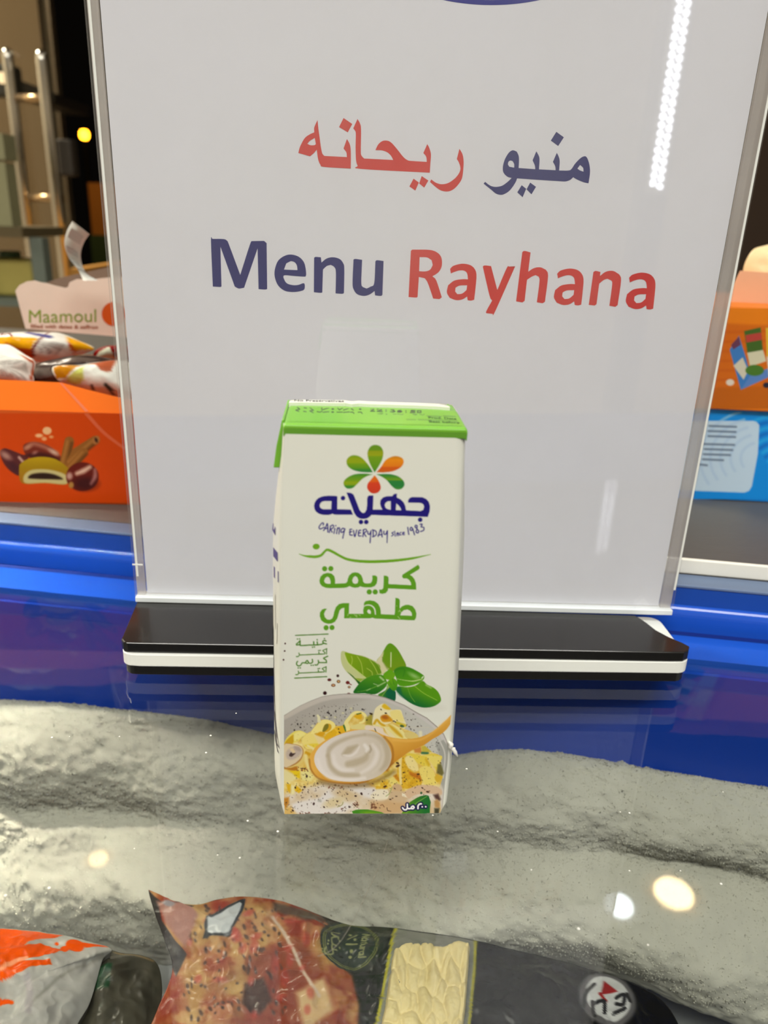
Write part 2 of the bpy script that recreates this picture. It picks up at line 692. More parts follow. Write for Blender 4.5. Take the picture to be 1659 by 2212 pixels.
MB().box(-.75, -.40, -.031, .75, -.2005, .0, 0, FR).build('front_mask_rail', pbr('blue_plastic_matte', (40, 58, 96), .7), fz, bevel=.003)  # unseen; widened over the glass to stop the light strip mirroring there

m_glass = sheet_glass('lid_glass', (.925, .935, .918), .019)
lid = MB().box(-.72, -.20, -.0058, .72, .0, .0, 0, FR).build('glass_lid', m_glass)
tag(lid, 'flat clear glass sliding lid across the top of the freezer', 'lid')

# frost on the back wall of the freezer
fx = [-60, 0, 140, 310, 450, 590, 780, 980, 1050, 1130, 1250, 1400, 1530, 1659, 1760]
fy = [1512, 1515, 1522, 1541, 1558, 1590, 1612, 1632, 1621, 1618, 1632, 1660, 1680, 1700, 1716]
FT = hp(np.array(fx), np.array(fy), FR(0, -.004, 0), NV)
fs_, fzv = (FT - E0) @ EV, FT[:, 2]
prof = spline([(.0, -.004), (-.004, .0), (-.011, -.003), (-.021, -.012), (-.0270, -.024), (-.0282, -.033), (-.0282, -.0395), (-.0318, -.0430), (-.040, -.049), (-.050, -.061),
               (-.052, -.078), (-.05, -.095), (-.046, -.108)], 14)
ns, npf = 620, len(prof)
S_ = np.linspace(-.46, .46, ns)
ZT = np.interp(S_, fs_, fzv)
ZSC = np.interp(S_, [-.12, .12], [1.08, .74])
vs, cols = [], []
for i in range(ns):
    s = S_[i]
    for j in range(npf):
        f, z = prof[j]
        z = -.004 + (z + .004) * ZSC[i]
        k = min(1, j / 14)
        p = Vector((s, f, z + ZT[i]))
        w = 1 + .35 * noise.noise(Vector((s * 9, j * .02, 3.1)))
        lump = .0050 * noise.noise(Vector((p.x * 22, p.y * 34, p.z * 40))) + .0013 * noise.noise(p * 75) + .0010 * noise.noise(p * 190) + .0008 * noise.noise(p * 420)
        lump += .0008 * abs(noise.noise(p * 900))
        tip = .0032 * max(0, noise.noise(Vector((s * 330, 5, z * 200)))) + .0014 * abs(noise.noise(Vector((s * 800, 2, z * 300))))
        vs.append(FR(s, f * w - lump * (.35 + .65 * k), z + ZT[i] + lump * (.6 - .2 * k) + tip * (1 - k)))
fm = MB()
fm.add(vs, [(i * npf + j, (i + 1) * npf + j, (i + 1) * npf + j + 1, i * npf + j + 1) for i in range(ns - 1) for j in range(npf - 1)])
m_frost = pbr('frost', (190, 188, 177), .95, spec=.2, vary=.10, scale=95, bump=.15, bscale=900)
_N, _L = m_frost.node_tree.nodes, m_frost.node_tree.links
_t = _N.new('ShaderNodeBsdfTranslucent')
_t.inputs['Color'].default_value = (.78, .77, .72, 1)
_m = _N.new('ShaderNodeMixShader')
_m.inputs[0].default_value = .12
_L.new(_N['Principled BSDF'].outputs[0], _m.inputs[1])
_L.new(_t.outputs[0], _m.inputs[2])
_L.new(_m.outputs[0], _N['Material Output'].inputs['Surface'])
# loose ice crystals that make the frost look woolly
VA = np.array(vs).reshape(ns, npf, 3)
rgf = np.random.default_rng(12)
NCR = 90000
ci, cj = rgf.integers(1, ns - 2, NCR), rgf.integers(1, int(npf * .86), NCR)
fa, fb = rgf.random((NCR, 1)), rgf.random((NCR, 1))
bp_ = VA[ci, cj] + (VA[ci + 1, cj] - VA[ci, cj]) * fa + (VA[ci, cj + 1] - VA[ci, cj]) * fb
t1_, t2_ = VA[ci + 1, cj] - VA[ci - 1, cj], VA[ci, cj + 1] - VA[ci, cj - 1]
nn = np.cross(t1_, t2_)
nn /= np.linalg.norm(nn, axis=1, keepdims=True) + 1e-12
nn *= np.where(nn[:, 1:2] > 0, -1, 1)
dr_ = nn + rgf.normal(0, .42, (NCR, 3)) + np.array([0, 0, .25])
dr_ /= np.linalg.norm(dr_, axis=1, keepdims=True)
s1_ = np.cross(dr_, rgf.normal(0, 1, (NCR, 3)))
s1_ /= np.linalg.norm(s1_, axis=1, keepdims=True)
s2_ = np.cross(dr_, s1_)
ln_ = rgf.uniform(.0004, .0012, (NCR, 1))
wd_ = rgf.uniform(.00030, .00060, (NCR, 1))
bp_ = bp_ - dr_ * .0002
cv = np.stack([bp_ + s1_ * wd_, bp_ - s1_ * wd_ * .5 + s2_ * wd_ * .87, bp_ - s1_ * wd_ * .5 - s2_ * wd_ * .87, bp_ + dr_ * ln_], 1).reshape(-1, 3)
o_ = len(fm.v)
fm.v += [tuple(p) for p in cv.tolist()]
cf = [(o_ + 4 * k + a, o_ + 4 * k + b, o_ + 4 * k + 3) for k in range(NCR) for a, b in ((0, 1), (1, 2), (2, 0))]
fm.f += cf
fm.m += [0] * len(cf)
tag(fm.build('frost', m_frost, None, True), 'thick white frost coating the back wall inside the freezer', 'frost', kind='stuff')

# ------------------------------------------------------------------ back counter with display boxes
m_steel = pbr('brushed_steel', (112, 108, 102), .5, .6, vary=.15, scale=25, stretch=(3, 40, 40), bump=.15, bscale=300)
ct = thing('back_counter', FR(0, .3, FLOOR), 'steel topped counter behind the freezer carrying the boxes', 'counter')
MB().box(-.9, .0415, .0, .9, .62, .02, 0, FR).build('counter_top', m_steel, ct)
MB().box(-.9, .0425, FLOOR + .001, .9, .6, -.0005, 0, FR).build('cabinet', m_darkw, ct)
MB().box(.0, .0413, .0201, .9, .0435, .0272, 0, FR).build('edge_trim', m_white_pl, ct, bevel=.0006, label='white raised edge strip')
CT = .0202

m_print = pbr('printed_card', (255, 255, 255), .5, spec=.2, vary=.02, attr=True)
m_print_gloss = pbr('printed_gloss_card', (255, 255, 255), .3, vary=.015, attr=True, coat=.15)
m_film = pbr('printed_plastic_film', (255, 255, 255), .22, spec=.14, vary=.05, scale=90, attr=True, bump=.6, bscale=130, coat=.0)
m_orange = pbr('orange_card', (205, 82, 8), .4, vary=.04)
m_card_in = pbr('card_inside', (206, 190, 172), .8, vary=.05)
m_card_grey = pbr('card_grey_brown', (128, 108, 92), .85, vary=.08)


class Face:
    """an upright (or tilted) plane through two floor pixels, with its own frame"""

    def __init__(s, a, b, z, tilt=0.0, back=0.0):
        A, B = hz(*a, z), hz(*b, z)
        s.u = (B - A) / np.linalg.norm(B - A)
        s.n = np.array([s.u[1], -s.u[0], 0.0])       # towards the viewer
        s.A = A - s.n * back
        if tilt:
            s.n = s.n * math.cos(tilt) + np.array([0, 0, 1]) * math.sin(tilt)

    def __call__(s, x, y, off=0.0):
        return hp(x, y, s.A, s.n) + s.n * off


def slab(shape, face, thick, off=0.0):
    x, y = np.array(shape, float).T
    f = face(x, y, off)
    return MB().prism([tuple(p) for p in f - face.n * thick], [tuple(p) for p in f])


# --- orange cookie box, left
LF = Face((0, 1083), (270, 1090), CT)
lb0 = LF(np.array([-150.]), np.array([1080.]))[0]
lb1 = LF(np.array([420.]), np.array([1094.]))[0]
ztop = float(LF(np.array([120.]), np.array([889.]))[0][2])
boxl = thing('cookie_box', (lb0 + lb1) / 2 - LF.n * .07, 'open orange display box with dates and cinnamon printed, left of the sign', 'box')
a0, a1 = lb0 * [1, 1, 0], lb1 * [1, 1, 0]
bk = -LF.n * .15


def wallbox(p, q, t, z0, z1):
    d = np.array([0, 0, 1.0])
    return [tuple(x) for x in (p + d * z0, q + d * z0, q + t + d * z0, p + t + d * z0, p + d * z1, q + d * z1, q + t + d * z1, p + t + d * z1)]


bx = MB()
bx.hexa(wallbox(a0, a1, -LF.n * .0008, CT, ztop))
bx.hexa(wallbox(a0, a0 + LF.u * .0008, bk, CT, ztop))
bx.hexa(wallbox(a1 - LF.u * .0008, a1, bk, CT, ztop))
bx.hexa(wallbox(a0, a1, bk, CT, CT + .0008))
bx.build('box_body', m_orange, boxl)
bw = MB().hexa(wallbox(a0 + bk, a1 + bk, -LF.n * .0008, CT, CT + .052))
bw.build('back_wall', m_card_in, boxl)
P = Paint(-60, 893, 330, 1086, 1.0, (216, 70, 0))
P.T = (0, 920, 7.213)
rg = np.random.default_rng(4)
P.dot((735, 75), 70, (245, 190, 135), 60, feather=3)
P.dot((610, 150), 60, (245, 185, 130), 30, feather=3)
P.dot((690, 200), 40, (240, 165, 110), 30, feather=3)
P.dot((800, 170), 35, (235, 160, 100), 22, feather=3)
DK, MD, HI = (66, 22, 18), (112, 42, 26), (205, 160, 140)
P.poly([(0, 420), (60, 350), (160, 370), (330, 440), (440, 490), (330, 760), (200, 730), (70, 600)], (92, 38, 36), smooth=5, feather=2)
P.dot((90, 460), 95, (200, 150, 130), 45, .6, feather=8, alpha=.8)
P.dot((230, 650), 120, (70, 30, 36), 55, .7, feather=8, alpha=.9)
P.stroke([(300, 490), (370, 570)], 40, (205, 160, 145), feather=4)
P.poly([(360, 330), (420, 265), (560, 250), (720, 290), (860, 380), (945, 470), (945, 560), (700, 560), (430, 470)], (118, 40, 22), smooth=5, feather=2)
P.poly([(400, 450), (600, 410), (800, 450), (940, 540), (700, 540), (480, 500)], (72, 22, 18), smooth=5, feather=6)
P.stroke([(400, 340), (520, 280), (700, 330), (880, 420)], [40, 60, 60, 60], (190, 120, 95), feather=8, alpha=.8)
P.dot((840, 410), 75, (215, 175, 150), 28, .5, feather=6)
P.dot((440, 330), 60, (200, 140, 110), 30, -.5, feather=6, alpha=.8)
P.dot((545, 415), 40, (190, 130, 115), 22, -.4, feather=5, alpha=.8)
for q, w in (([(1080, 240), (1010, 560)], 150), ([(1480, 220), (1190, 400), (1100, 560)], 130), ([(1310, 410), (1110, 640)], 130)):
    P.stroke(q, w, (150, 92, 34), feather=2, smooth=0)
    P.stroke([(q[0][0] + 40, q[0][1] + 30), (q[-1][0] + 45, q[-1][1])], w * .3, (96, 54, 16), feather=6, smooth=0, alpha=.8)
    P.stroke([(q[0][0] - 30, q[0][1] + 0), (q[-1][0] - 35, q[-1][1])], w * .2, (186, 122, 56), feather=6, smooth=0, alpha=.8)
P.dot((1500, 220), 55, (178, 112, 56), 70, .4, feather=3)
P.dot((1500, 220), 22, (60, 30, 14), 40, -.4, feather=3)
P.poly([(300, 640), (330, 580), (450, 510), (640, 480), (850, 510), (1000, 600), (1085, 690), (1060, 760), (1030, 910), (700, 890), (400, 905), (310, 840)],
       vg([(985, (196, 160, 16)), (1008, (168, 132, 10)), (1040, (170, 110, 20))]), smooth=5, feather=2)
P.poly([(365, 830), (400, 740), (520, 680), (760, 680), (960, 730), (1040, 790), (1030, 905), (700, 885), (420, 895)], (206, 190, 128), smooth=5, feather=3)
P.poly([(440, 810), (500, 750), (680, 730), (860, 760), (980, 830), (760, 830), (560, 825)], (46, 24, 14), smooth=5, feather=4)
P.dot((1285, 790), 255, (104, 26, 14), 225, feather=2)
P.dot((1330, 900), 180, (56, 14, 16), 100, feather=14, alpha=.8)
P.stroke([(1200, 740), (1300, 700), (1400, 640)], [60, 80, 60], (225, 180, 155), feather=7)
P.stroke([(1480, 680), (1480, 790), (1420, 900)], [40, 60, 30], (190, 130, 125), feather=7, alpha=.85)
P.dot((1085, 780), 45, (210, 165, 150), 55, feather=6, alpha=.9)
P.dot((1110, 920), 40, (180, 130, 60), 50, feather=4)
P.T = (0, 0, 1)
P.stroke([(186, 893), (225, 935), (268, 968)], [8, 7, 6], (226, 108, 76), feather=2, alpha=.8)
pos = LF(P.X, P.Y, .00012)
painted_grid('printed_front', P, pos, np.ones(P.X.shape, bool), m_print, boxl)
FL = Face((0, 1083), (270, 1090), CT)
tl = math.radians(14)
FL.A = LF(np.array([0.]), np.array([889.]))[0]
FL.n = LF.n * math.cos(tl) + np.array([0, 0, 1]) * math.sin(tl)
flp = slab([(-150, 886), (420, 898), (420, 893), (330, 876), (250, 857), (190, 842), (130, 826), (0, 820), (-150, 815)], FL, .0006).build(
    'front_flap', pbr('orange_card_flap', (255, 118, 24), .4, vary=.03), boxl, label='bright orange folded flap')
px_shapes([[[(128, 826), (134, 827), (192, 889), (184, 889)]]], FL, .0002, FL.n).build('tape', pbr('clear_tape', (240, 130, 90), .2), flp)
HF = Face((0, 1083), (270, 1090), CT, back=.125)
hdr = slab([(33, 628), (42, 616), (58, 608), (75, 606), (88, 610), (100, 612), (118, 617), (140, 622), (147, 620), (150, 610), (165, 603), (195, 604), (230, 600),
            (420, 590), (420, 745), (240, 726), (55, 710)], HF, .0006)
hdr_o = hdr.build('header_panel', pbr('header_card', (226, 205, 188), .7, vary=.03, scale=90), boxl, label='torn pale pink header panel')
mt = MB()
px_text(mt, 'Maamoul', (63, 697), (208, 695), 29, lambda x, y: HF(x, y, .0003), .0)
mt.build('header_lettering', pbr('ink_olive', (128, 150, 40), .6), hdr_o, fix=False)
mt = MB()
px_text(mt, 'filled with dates & saffron', (66, 708), (212, 710), 8, lambda x, y: HF(x, y, .0003), .02)
mt.build('header_small_lettering', pbr('ink_brown', (160, 96, 70), .6), hdr_o, fix=False)
a = np.linspace(0, 2 * np.pi, 40)[:-1]
px_shapes([[list(zip(246 + 26 * np.cos(a), 678 + 26 * np.sin(a)))]], HF, .0003, HF.n).build('header_dot', m_orange, hdr_o)
RFc = Face((0, 1083), (270, 1090), CT, back=.16)
slab([(60, 640), (95, 612), (130, 600), (230, 578), (420, 560), (420, 720), (60, 720)], RFc, .0008).build('rear_flap', m_card_grey, boxl, label='grey brown rear flap')


# --- pillow packs (star shaped outline about a centre)
def pillow(name, outline, c, face, bulge, thick, paint, seed, mat, parent=None, K=26, sm=6, wr=.0015, ws=60, pw=2.4, back_only=False):
    q = spline(outline, sm, True)
    n = len(q)
    c = np.array(c, float)
    rs = np.linspace(0, 1, K) ** .8
    px = np.array([c + (q - c) * r for r in rs[1:]]).reshape(-1, 2)
    px = np.vstack([c[None], px])
    rr = np.concatenate([[0], np.repeat(rs[1:], n)])
    base = face(px[:, 0], px[:, 1])
    N_ = Vector(face.n)
    up = bulge * np.maximum(0, 1 - rr ** pw)
    wv = np.array([wr * (noise.noise(Vector(p) * ws + Vector((seed, 0, 0))) + .6 * noise.noise(Vector(p) * ws * 2.3 + Vector((0, seed, 0))) - .42 * abs(noise.noise(Vector(p) * ws * 4.1 + Vector((3, seed, 1))))) for p in base])
    top = base + face.n * (up + wv * np.minimum(1, (1 - rr) * 4 + .15))[:, None]
    bot = base - face.n * (thick * np.maximum(0, 1 - rr ** 3) + .0003)[:, None]
    V = np.vstack([top, bot])
    o2 = len(top)
    F = []
    for k in range(n):
        k2 = (k + 1) % n
        F.append((0, 1 + k, 1 + k2))
        F.append((o2, o2 + 1 + k2, o2 + 1 + k))
    for i in range(K - 2):
        for k in range(n):
            k2 = (k + 1) % n
            a_, b_, c_, d_ = 1 + i * n + k, 1 + (i + 1) * n + k, 1 + (i + 1) * n + k2, 1 + i * n + k2
            F.append((a_, b_, c_, d_))
            F.append((o2 + a_, o2 + d_, o2 + c_, o2 + b_))
    e = 1 + (K - 2) * n
    for k in range(n):
        k2 = (k + 1) % n
        F.append((e + k, o2 + e + k, o2 + e + k2, e + k2))
    me = bpy.data.meshes.new(name)
    me.from_pydata([tuple(p) for p in V], [], F)
    me.materials.append(mat)
    bm = bmesh.new()
    bm.from_mesh(me)
    bmesh.ops.recalc_face_normals(bm, faces=bm.faces)
    bm.to_mesh(me)
    bm.free()
    me.polygons.foreach_set('use_smooth', [True] * len(me.polygons))
    if paint is not None:
        cc = paint.sample(px[:, 0], px[:, 1])
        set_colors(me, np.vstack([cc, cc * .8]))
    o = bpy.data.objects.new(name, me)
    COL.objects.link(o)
    if parent:
        o.parent = parent
        o.matrix_parent_inverse = parent.matrix_world.inverted()
    return o


def zz(pts, T=(0, 560, 4.097)):
    return [(T[0] + x / T[2], T[1] + y / T[2]) for x, y in pts]


def pface(y, tilt):
    f = Face((0, 1083), (270, 1090), CT, back=y)
    f.A = f.A + np.array([0, 0, .055])
    f.n = f.n * math.cos(tilt) + np.array([0, 0, 1]) * math.sin(tilt)
    return f


SG = 'wrapped cookies in the orange box'
# top pack
P = Paint(-70, 700, 240, 840, 1, (236, 232, 222))
P.T = (0, 560, 4.097)
P.poly([(-200, 745), (110, 748), (400, 756), (330, 860), (180, 830), (-200, 760)], (236, 168, 14))
P.poly([(100, 780), (180, 850), (300, 905), (340, 850), (200, 830)], (196, 84, 34))
P.poly([(590, 690), (720, 730), (850, 800), (650, 830), (640, 760)], (238, 170, 12))
P.poly([(640, 770), (660, 840), (690, 830), (660, 770)], (190, 80, 30))
P.stroke([(460, 650), (440, 730), (330, 880)], 18, (120, 50, 40))
P.stroke([(20, 690), (60, 670), (80, 720)], 22, (110, 40, 50))
P.stroke([(110, 720), (140, 705), (180, 740)], 22, (110, 40, 50))
P.stroke([(290, 690), (390, 715), (500, 735)], 34, (92, 88, 140))
for k in range(6):
    P.stroke([(390, 770 + k * 18), (620 - k * 18, 800 + k * 12)], 5, (120, 110, 110), alpha=.7)
o = pillow('snack_pack', zz([(-250, 690), (-60, 655), (150, 648), (450, 645), (560, 662), (700, 720), (835, 792), (660, 850), (400, 905), (150, 880), (-200, 860)]), (60, 752),
           pface(.052, .5), .012, .012, P, 1, m_film)
tag(o, 'white and yellow wrapped cookie lying on top of the pile in the orange box', 'snack', SG)
# front left pack
P = Paint(-110, 730, 110, 830, 1, (238, 236, 226))
P.T = (0, 560, 4.097)
P.poly([(-50, 880), (30, 840), (55, 850), (20, 920), (-50, 930)], (80, 70, 140))
P.poly([(180, 840), (310, 905), (290, 1080), (270, 1060), (300, 930)], (176, 82, 46))
for k in range(10):
    P.stroke([(70, 880 + k * 18), (260, 925 + k * 16)], 6, (150, 150, 140), alpha=.7)
o = pillow('snack_pack', zz([(-400, 800), (-200, 745), (0, 752), (90, 762), (230, 850), (312, 910), (295, 1010), (275, 1100), (0, 1120), (-400, 1110)]), (-10, 790),
           pface(.018, .35), .010, .008, P, 2, m_film)
tag(o, 'white wrapped cookie with fine print standing at the front left of the orange box', 'snack', SG)
# right white-green pack
P = Paint(90, 770, 330, 880, 1, (236, 238, 228))
P.T = (0, 560, 4.097)
P.poly([(480, 960), (780, 975), (620, 1080), (500, 1060)], (196, 130, 14))
P.poly([(600, 1095), (800, 1000), (790, 1110), (700, 1130)], (206, 214, 110))
P.poly([(820, 960), (1040, 900), (1040, 1040), (960, 1045), (900, 985)], (180, 92, 58), smooth=3)
P.stroke([(845, 1150), (850, 1170)], 22, (60, 60, 60))
P.stroke([(980, 1160), (1010, 1190)], 40, (70, 80, 70))
o = pillow('snack_pack', zz([(470, 950), (700, 935), (900, 905), (1100, 900), (1300, 1000), (1280, 1230), (1020, 1215), (800, 1170), (600, 1110), (500, 1060)]), (215, 815),
           pface(.020, .5), .011, .009, P, 3, m_film)
tag(o, 'white wrapped cookie with green and orange patches, low at the right of the orange box', 'snack', SG)
P = Paint(180, 740, 340, 790, 1, (130, 16, 14))
P.T = (0, 560, 4.097)
P.poly([(840, 880), (900, 840), (1010, 805), (1050, 900), (900, 895)], (226, 228, 200))
o = pillow('snack_pack', zz([(825, 835), (870, 790), (980, 765), (1250, 790), (1280, 900), (1000, 905), (850, 890)]), (255, 763), pface(.055, .4), .008, .01, P, 4, m_film)
tag(o, 'dark red and white wrapped cookie beside the torn header of the orange box', 'snack', SG)
P = Paint(60, 760, 340, 850, 1, (52, 36, 32))
P.T = (0, 560, 4.097)
P.poly([(330, 950), (700, 880), (900, 900), (860, 930), (500, 960)], (92, 78, 70))
P.poly([(300, 980), (480, 975), (520, 1060), (330, 1070)], (110, 100, 92))
o = pillow('snack_pack', zz([(300, 940), (500, 880), (720, 845), (1000, 880), (1250, 920), (1200, 1090), (800, 1080), (500, 1090), (290, 1085)]), (180, 800), pface(.034, .4), .008, .012, P, 5, m_film)
tag(o, 'dark brown wrapped cookie squeezed between the white packs of the orange box', 'snack', SG)

# curled paper slip
m_paper = pbr('paper_slip', (226, 226, 218), .6, vary=.03)
le = spline([(156, 477), (144, 500), (139, 527), (148, 556), (168, 582), (180, 606)], 6)
re = spline([(193, 506), (181, 524), (174, 548), (177, 572), (188, 592), (212, 606)], 6)
nb = len(le)
mb = MB()
vv = []
for i in range(nb):
    d = .07 + .03 * math.sin(i / nb * 2.6)
    f = Face((0, 1083), (270, 1090), CT, back=d)
    f2 = Face((0, 1083), (270, 1090), CT, back=d + .006)
    A_, B_ = f(*[np.array([q]) for q in le[i]])[0], f2(*[np.array([q]) for q in re[i]])[0]
    vv += [A_, B_, A_ - f.n * .0004, B_ - f.n * .0004]
mb.add(vv, [(i * 4 + a_, i * 4 + b_, i * 4 + 4 + b_, i * 4 + 4 + a_) for i in range(nb - 1) for a_, b_ in ((0, 1), (1, 3), (3, 2), (2, 0))])
sl = thing('paper_slip', vv[-1], 'curled white paper slip sticking up from the orange box', 'paper')
slp = mb.build('slip', m_paper, sl, True)
ml = MB()
for t0, t1 in ((.12, .26), (.40, .50), (.6, .66)):
    i0, i1 = int(t0 * nb), int(t1 * nb)
    for i in range(i0, i1):
        q = [np.array(vv[i * 4]), np.array(vv[i * 4 + 1]), np.array(vv[i * 4 + 5]), np.array(vv[i * 4 + 4])]
        o_ = LF.n * .0004
        ml.add([q[0] * .85 + q[1] * .15 + o_, q[0] * .15 + q[1] * .85 + o_, q[3] * .15 + q[2] * .85 + o_, q[3] * .85 + q[2] * .15 + o_], [(0, 1, 2, 3)])
ml.build('printed_lines', pbr('ink_grey', (202, 203, 198), .7), slp)

# --- right boxes
RF = Face((1500, 1077), (1659, 1085), CT)


def carton_box(name, px0, px1, row_b, row_t, face, depth, z0, m, label):
    b0, b1 = face(np.array([float(px0)]), np.array([row_b]))[0], face(np.array([float(px1)]), np.array([row_b]))[0]
    zt = float(face(np.array([1600.]), np.array([row_t]))[0][2])
    e = thing(name, (b0 + b1) / 2 * [1, 1, 0] + np.array([0, 0, z0]) - face.n * depth / 2, label, 'box')
    MB().hexa(wallbox(b0 * [1, 1, 0], b1 * [1, 1, 0], -face.n * depth, z0, zt)).build('box_body', m, e, bevel=.0008)
    return e, zt


bb, zb = carton_box('blue_box', 1420, 2050, 1081., 886., RF, .12, CT, pbr('blue_card', (0, 132, 226), .35, coat=.2), 'bright blue box lying on the steel counter, under an orange box')
P = Paint(1440, 890, 1720, 1078, 1.0, (0, 150, 246))
rg = np.random.default_rng(8)
for k in range(9):
    r = 18 + k * 13
    a = np.linspace(-2.2, 1.6, 14)
    P.stroke(np.stack([1668 + r * .8 * np.cos(a), 1010 + r * np.sin(a) * .9], -1), 7, (0, 118, 222) if k % 2 else (40, 180, 255), feather=3, alpha=.8, smooth=2)
rr_ = 14
rect = [(1450, 909), (1626, 909), (1634, 911), (1640, 918), (1637, 980), (1624, 1050), (1618, 1060), (1608, 1064), (1440, 1058)]
P.poly(rect, (206, 232, 255), feather=1.5)
for k in range(5):
    a = np.linspace(2.6, 4.4, 10)
    P.stroke(np.stack([1640 + (40 + k * 22) * np.cos(a), 990 + (34 + k * 18) * np.sin(a)], -1), 6, (186, 216, 248), feather=4, alpha=.7, smooth=2)
for k, (x0, x1) in enumerate([(1532, 1590), (1530, 1589), (1530, 1588), (1520, 1586), (1522, 1582), (1520, 1577), (1518, 1562), (1510, 1527)]):
    y = 920 + k * 11 + (6 if k > 2 else 0)
    P.stroke([(x0, y), (x1, y + 2)], 4.2, (92, 110, 136), feather=2.2, smooth=0, alpha=.8)
painted_grid('printed_front', P, RF(P.X, P.Y, .00012), np.ones(P.X.shape, bool), m_print_gloss, bb)

RF2 = Face((1500, 1077), (1659, 1085), CT)
RF2.A = RF.A + RF.n * .003
ob2, zo = carton_box('orange_box', 1430, 2040, 884., 664., RF2, .11, zb + .0004, pbr('orange_card_right', (226, 118, 10), .4), 'orange box printed with colourful food packets, on top of the blue box')
P = Paint(1450, 666, 1720, 882, 1.0, (226, 112, 12))
P.poly([(1440, 640), (1740, 640), (1740, 706), (1600, 700), (1440, 690)], (250, 138, 16), raw=True, feather=6)
P.poly([(1440, 840), (1740, 832), (1740, 900), (1440, 900)], (206, 104, 4), raw=True, feather=6)
for k in range(6):
    P.stroke([(1500, 720 + k * 20), (1740, 712 + k * 22)], 5, (208, 92, 10), feather=5, alpha=.5, smooth=0)
P.poly([(1576, 755), (1596, 725), (1612, 775), (1618, 800), (1636, 815), (1600, 842)], (66, 132, 206))
P.poly([(1579, 745), (1596, 727), (1600, 745), (1584, 755)], (110, 60, 90))
P.poly([(1584, 790), (1604, 772), (1616, 800), (1606, 820)], (224, 218, 196))
P.poly([(1600, 842), (1620, 812), (1660, 795), (1660, 815)], (96, 140, 210))
P.poly([(1607, 715), (1643, 707), (1648, 758), (1614, 762)], (70, 108, 38))
P.poly([(1610, 724), (1644, 718), (1646, 734), (1612, 740)], (196, 70, 60))
P.poly([(1614, 762), (1648, 756), (1655, 780), (1620, 792)], (226, 222, 190))
P.dot((1630, 800), 20, (78, 128, 44), 12, raw=True)
P.poly([(1654, 708), (1700, 708), (1700, 770), (1656, 770)], (240, 196, 60))
P.poly([(1656, 770), (1700, 770), (1700, 810), (1660, 810)], (232, 226, 204))
P.dot((1577, 826), 9, (240, 228, 214), 7, raw=True, feather=2)
P.dot((1656, 832), 8, (40, 40, 60), 6, raw=True, feather=2)
painted_grid('printed_front', P, RF2(P.X, P.Y, .00012), np.ones(P.X.shape, bool), m_print_gloss, ob2)
RF3 = Face((1500, 1077), (1659, 1085), CT, back=.03)
slab([(1560, 668), (1600, 585), (1700, 592), (1900, 600), (1900, 690), (1560, 690)], RF3, .0008).build('lid_flap', pbr('card_tan', (226, 178, 142), .7), ob2, label='tan inner lid flap standing open')
P = Paint(1590, 510, 1860, 640, .5, (250, 226, 178))
o = pillow('bread_pack', [(1605, 590), (1622, 545), (1650, 531), (1720, 522), (1800, 550), (1830, 600), (1800, 660), (1700, 670), (1620, 650)], (1715, 598),
           Face((1500, 1077), (1659, 1085), CT, back=.075), .02, .02, P, 9, m_film)
tag(o, 'cream coloured rounded pack behind the right orange box', 'pack')

# ------------------------------------------------------------------ far background, left
m_chrome = pbr('polished_steel', (205, 200, 188), .18, 1.0, vary=.03)
m_doorglass = sheet_glass('door_glass', (.93, .94, .9), .05)
dy = 2.0


def at(px, py, y):
    return hp(np.array([float(px)]), np.array([float(py)]), (0, y, 0), (0, 1, 0))[0]


dr = thing('glass_door', (at(60, 600, dy) * [1, 1, 0] + [0, 0, FLOOR]), 'open glass door with tall steel pull handles in the left background', 'door')
x_l, x_r = at(-260, 400, dy)[0], at(122, 400, dy)[0]
MB().box(x_l, dy + .035, FLOOR + .01, x_r, dy + .045, 1.2).build('pane', m_doorglass, dr)
ph = []
for (xa, ya, yy, r) in ((88, 108, dy - .03, .0135), (14, 104, dy + .02, .0125)):
    top = at(xa, ya, yy)
    h_ = MB()
    h_.tube([top + np.array([0, 0, z]) for z in (0.0, -.006, -.02, -.75)], [r * .55, r * .9, r, r], 20)
    ph.append((h_.build('pull_handle', m_chrome, dr, True), top))
rb = MB()
for yrow in (212, 427):
    a_, b_ = at(36 if yrow < 300 else 60, yrow, dy + .02), at(93 if yrow < 300 else 118, yrow, dy - .03)
    rb = MB().tube([a_, (a_ + b_) / 2, b_], .009, 14)
    rb.build('standoff', pbr('brass_steel_%d' % yrow, (190, 160, 120), .25, .9), dr, True)
# closer body on the pane edge
MB().box(at(128, 345, dy)[0], dy - .01, at(128, 380, dy)[2], at(160, 345, dy)[0], dy + .03, at(128, 300, dy)[2]).build('lock_case', pbr('lock_metal', (64, 58, 50), .5, .3), dr, bevel=.006)

# pale cartons and a crate further left
bw_ = thing('storage_carton', at(10, 480, 1.5), 'blurred pale green carton on a shelf at the left edge', 'carton')
A_, B_ = at(-150, 482, 1.5), at(2, 288, 1.5)
MB().box(A_[0], 1.5, A_[2], B_[0], 1.54, at(0, 345, 1.5)[2] - .004).build('carton_body', pbr('pale_green_card', (150, 148, 112), .6), bw_)
MB().box(A_[0] - .004, 1.496, at(0, 345, 1.5)[2], B_[0] + .004, 1.544, B_[2]).build('carton_lid', pbr('pale_green_lid', (144, 142, 108), .6), bw_)
sh = thing('shelf_rack', at(0, 600, 1.5) * [1, 1, 0] + [0, 0, FLOOR], 'blurred metal shelf rack under the pale green carton', 'shelf')
MB().box(A_[0] - .1, 1.47, A_[2] - .018, B_[0] + .03, 1.66, A_[2] - .001).build('shelf_board', pbr('shelf_paint', (96, 84, 56), .6), sh)
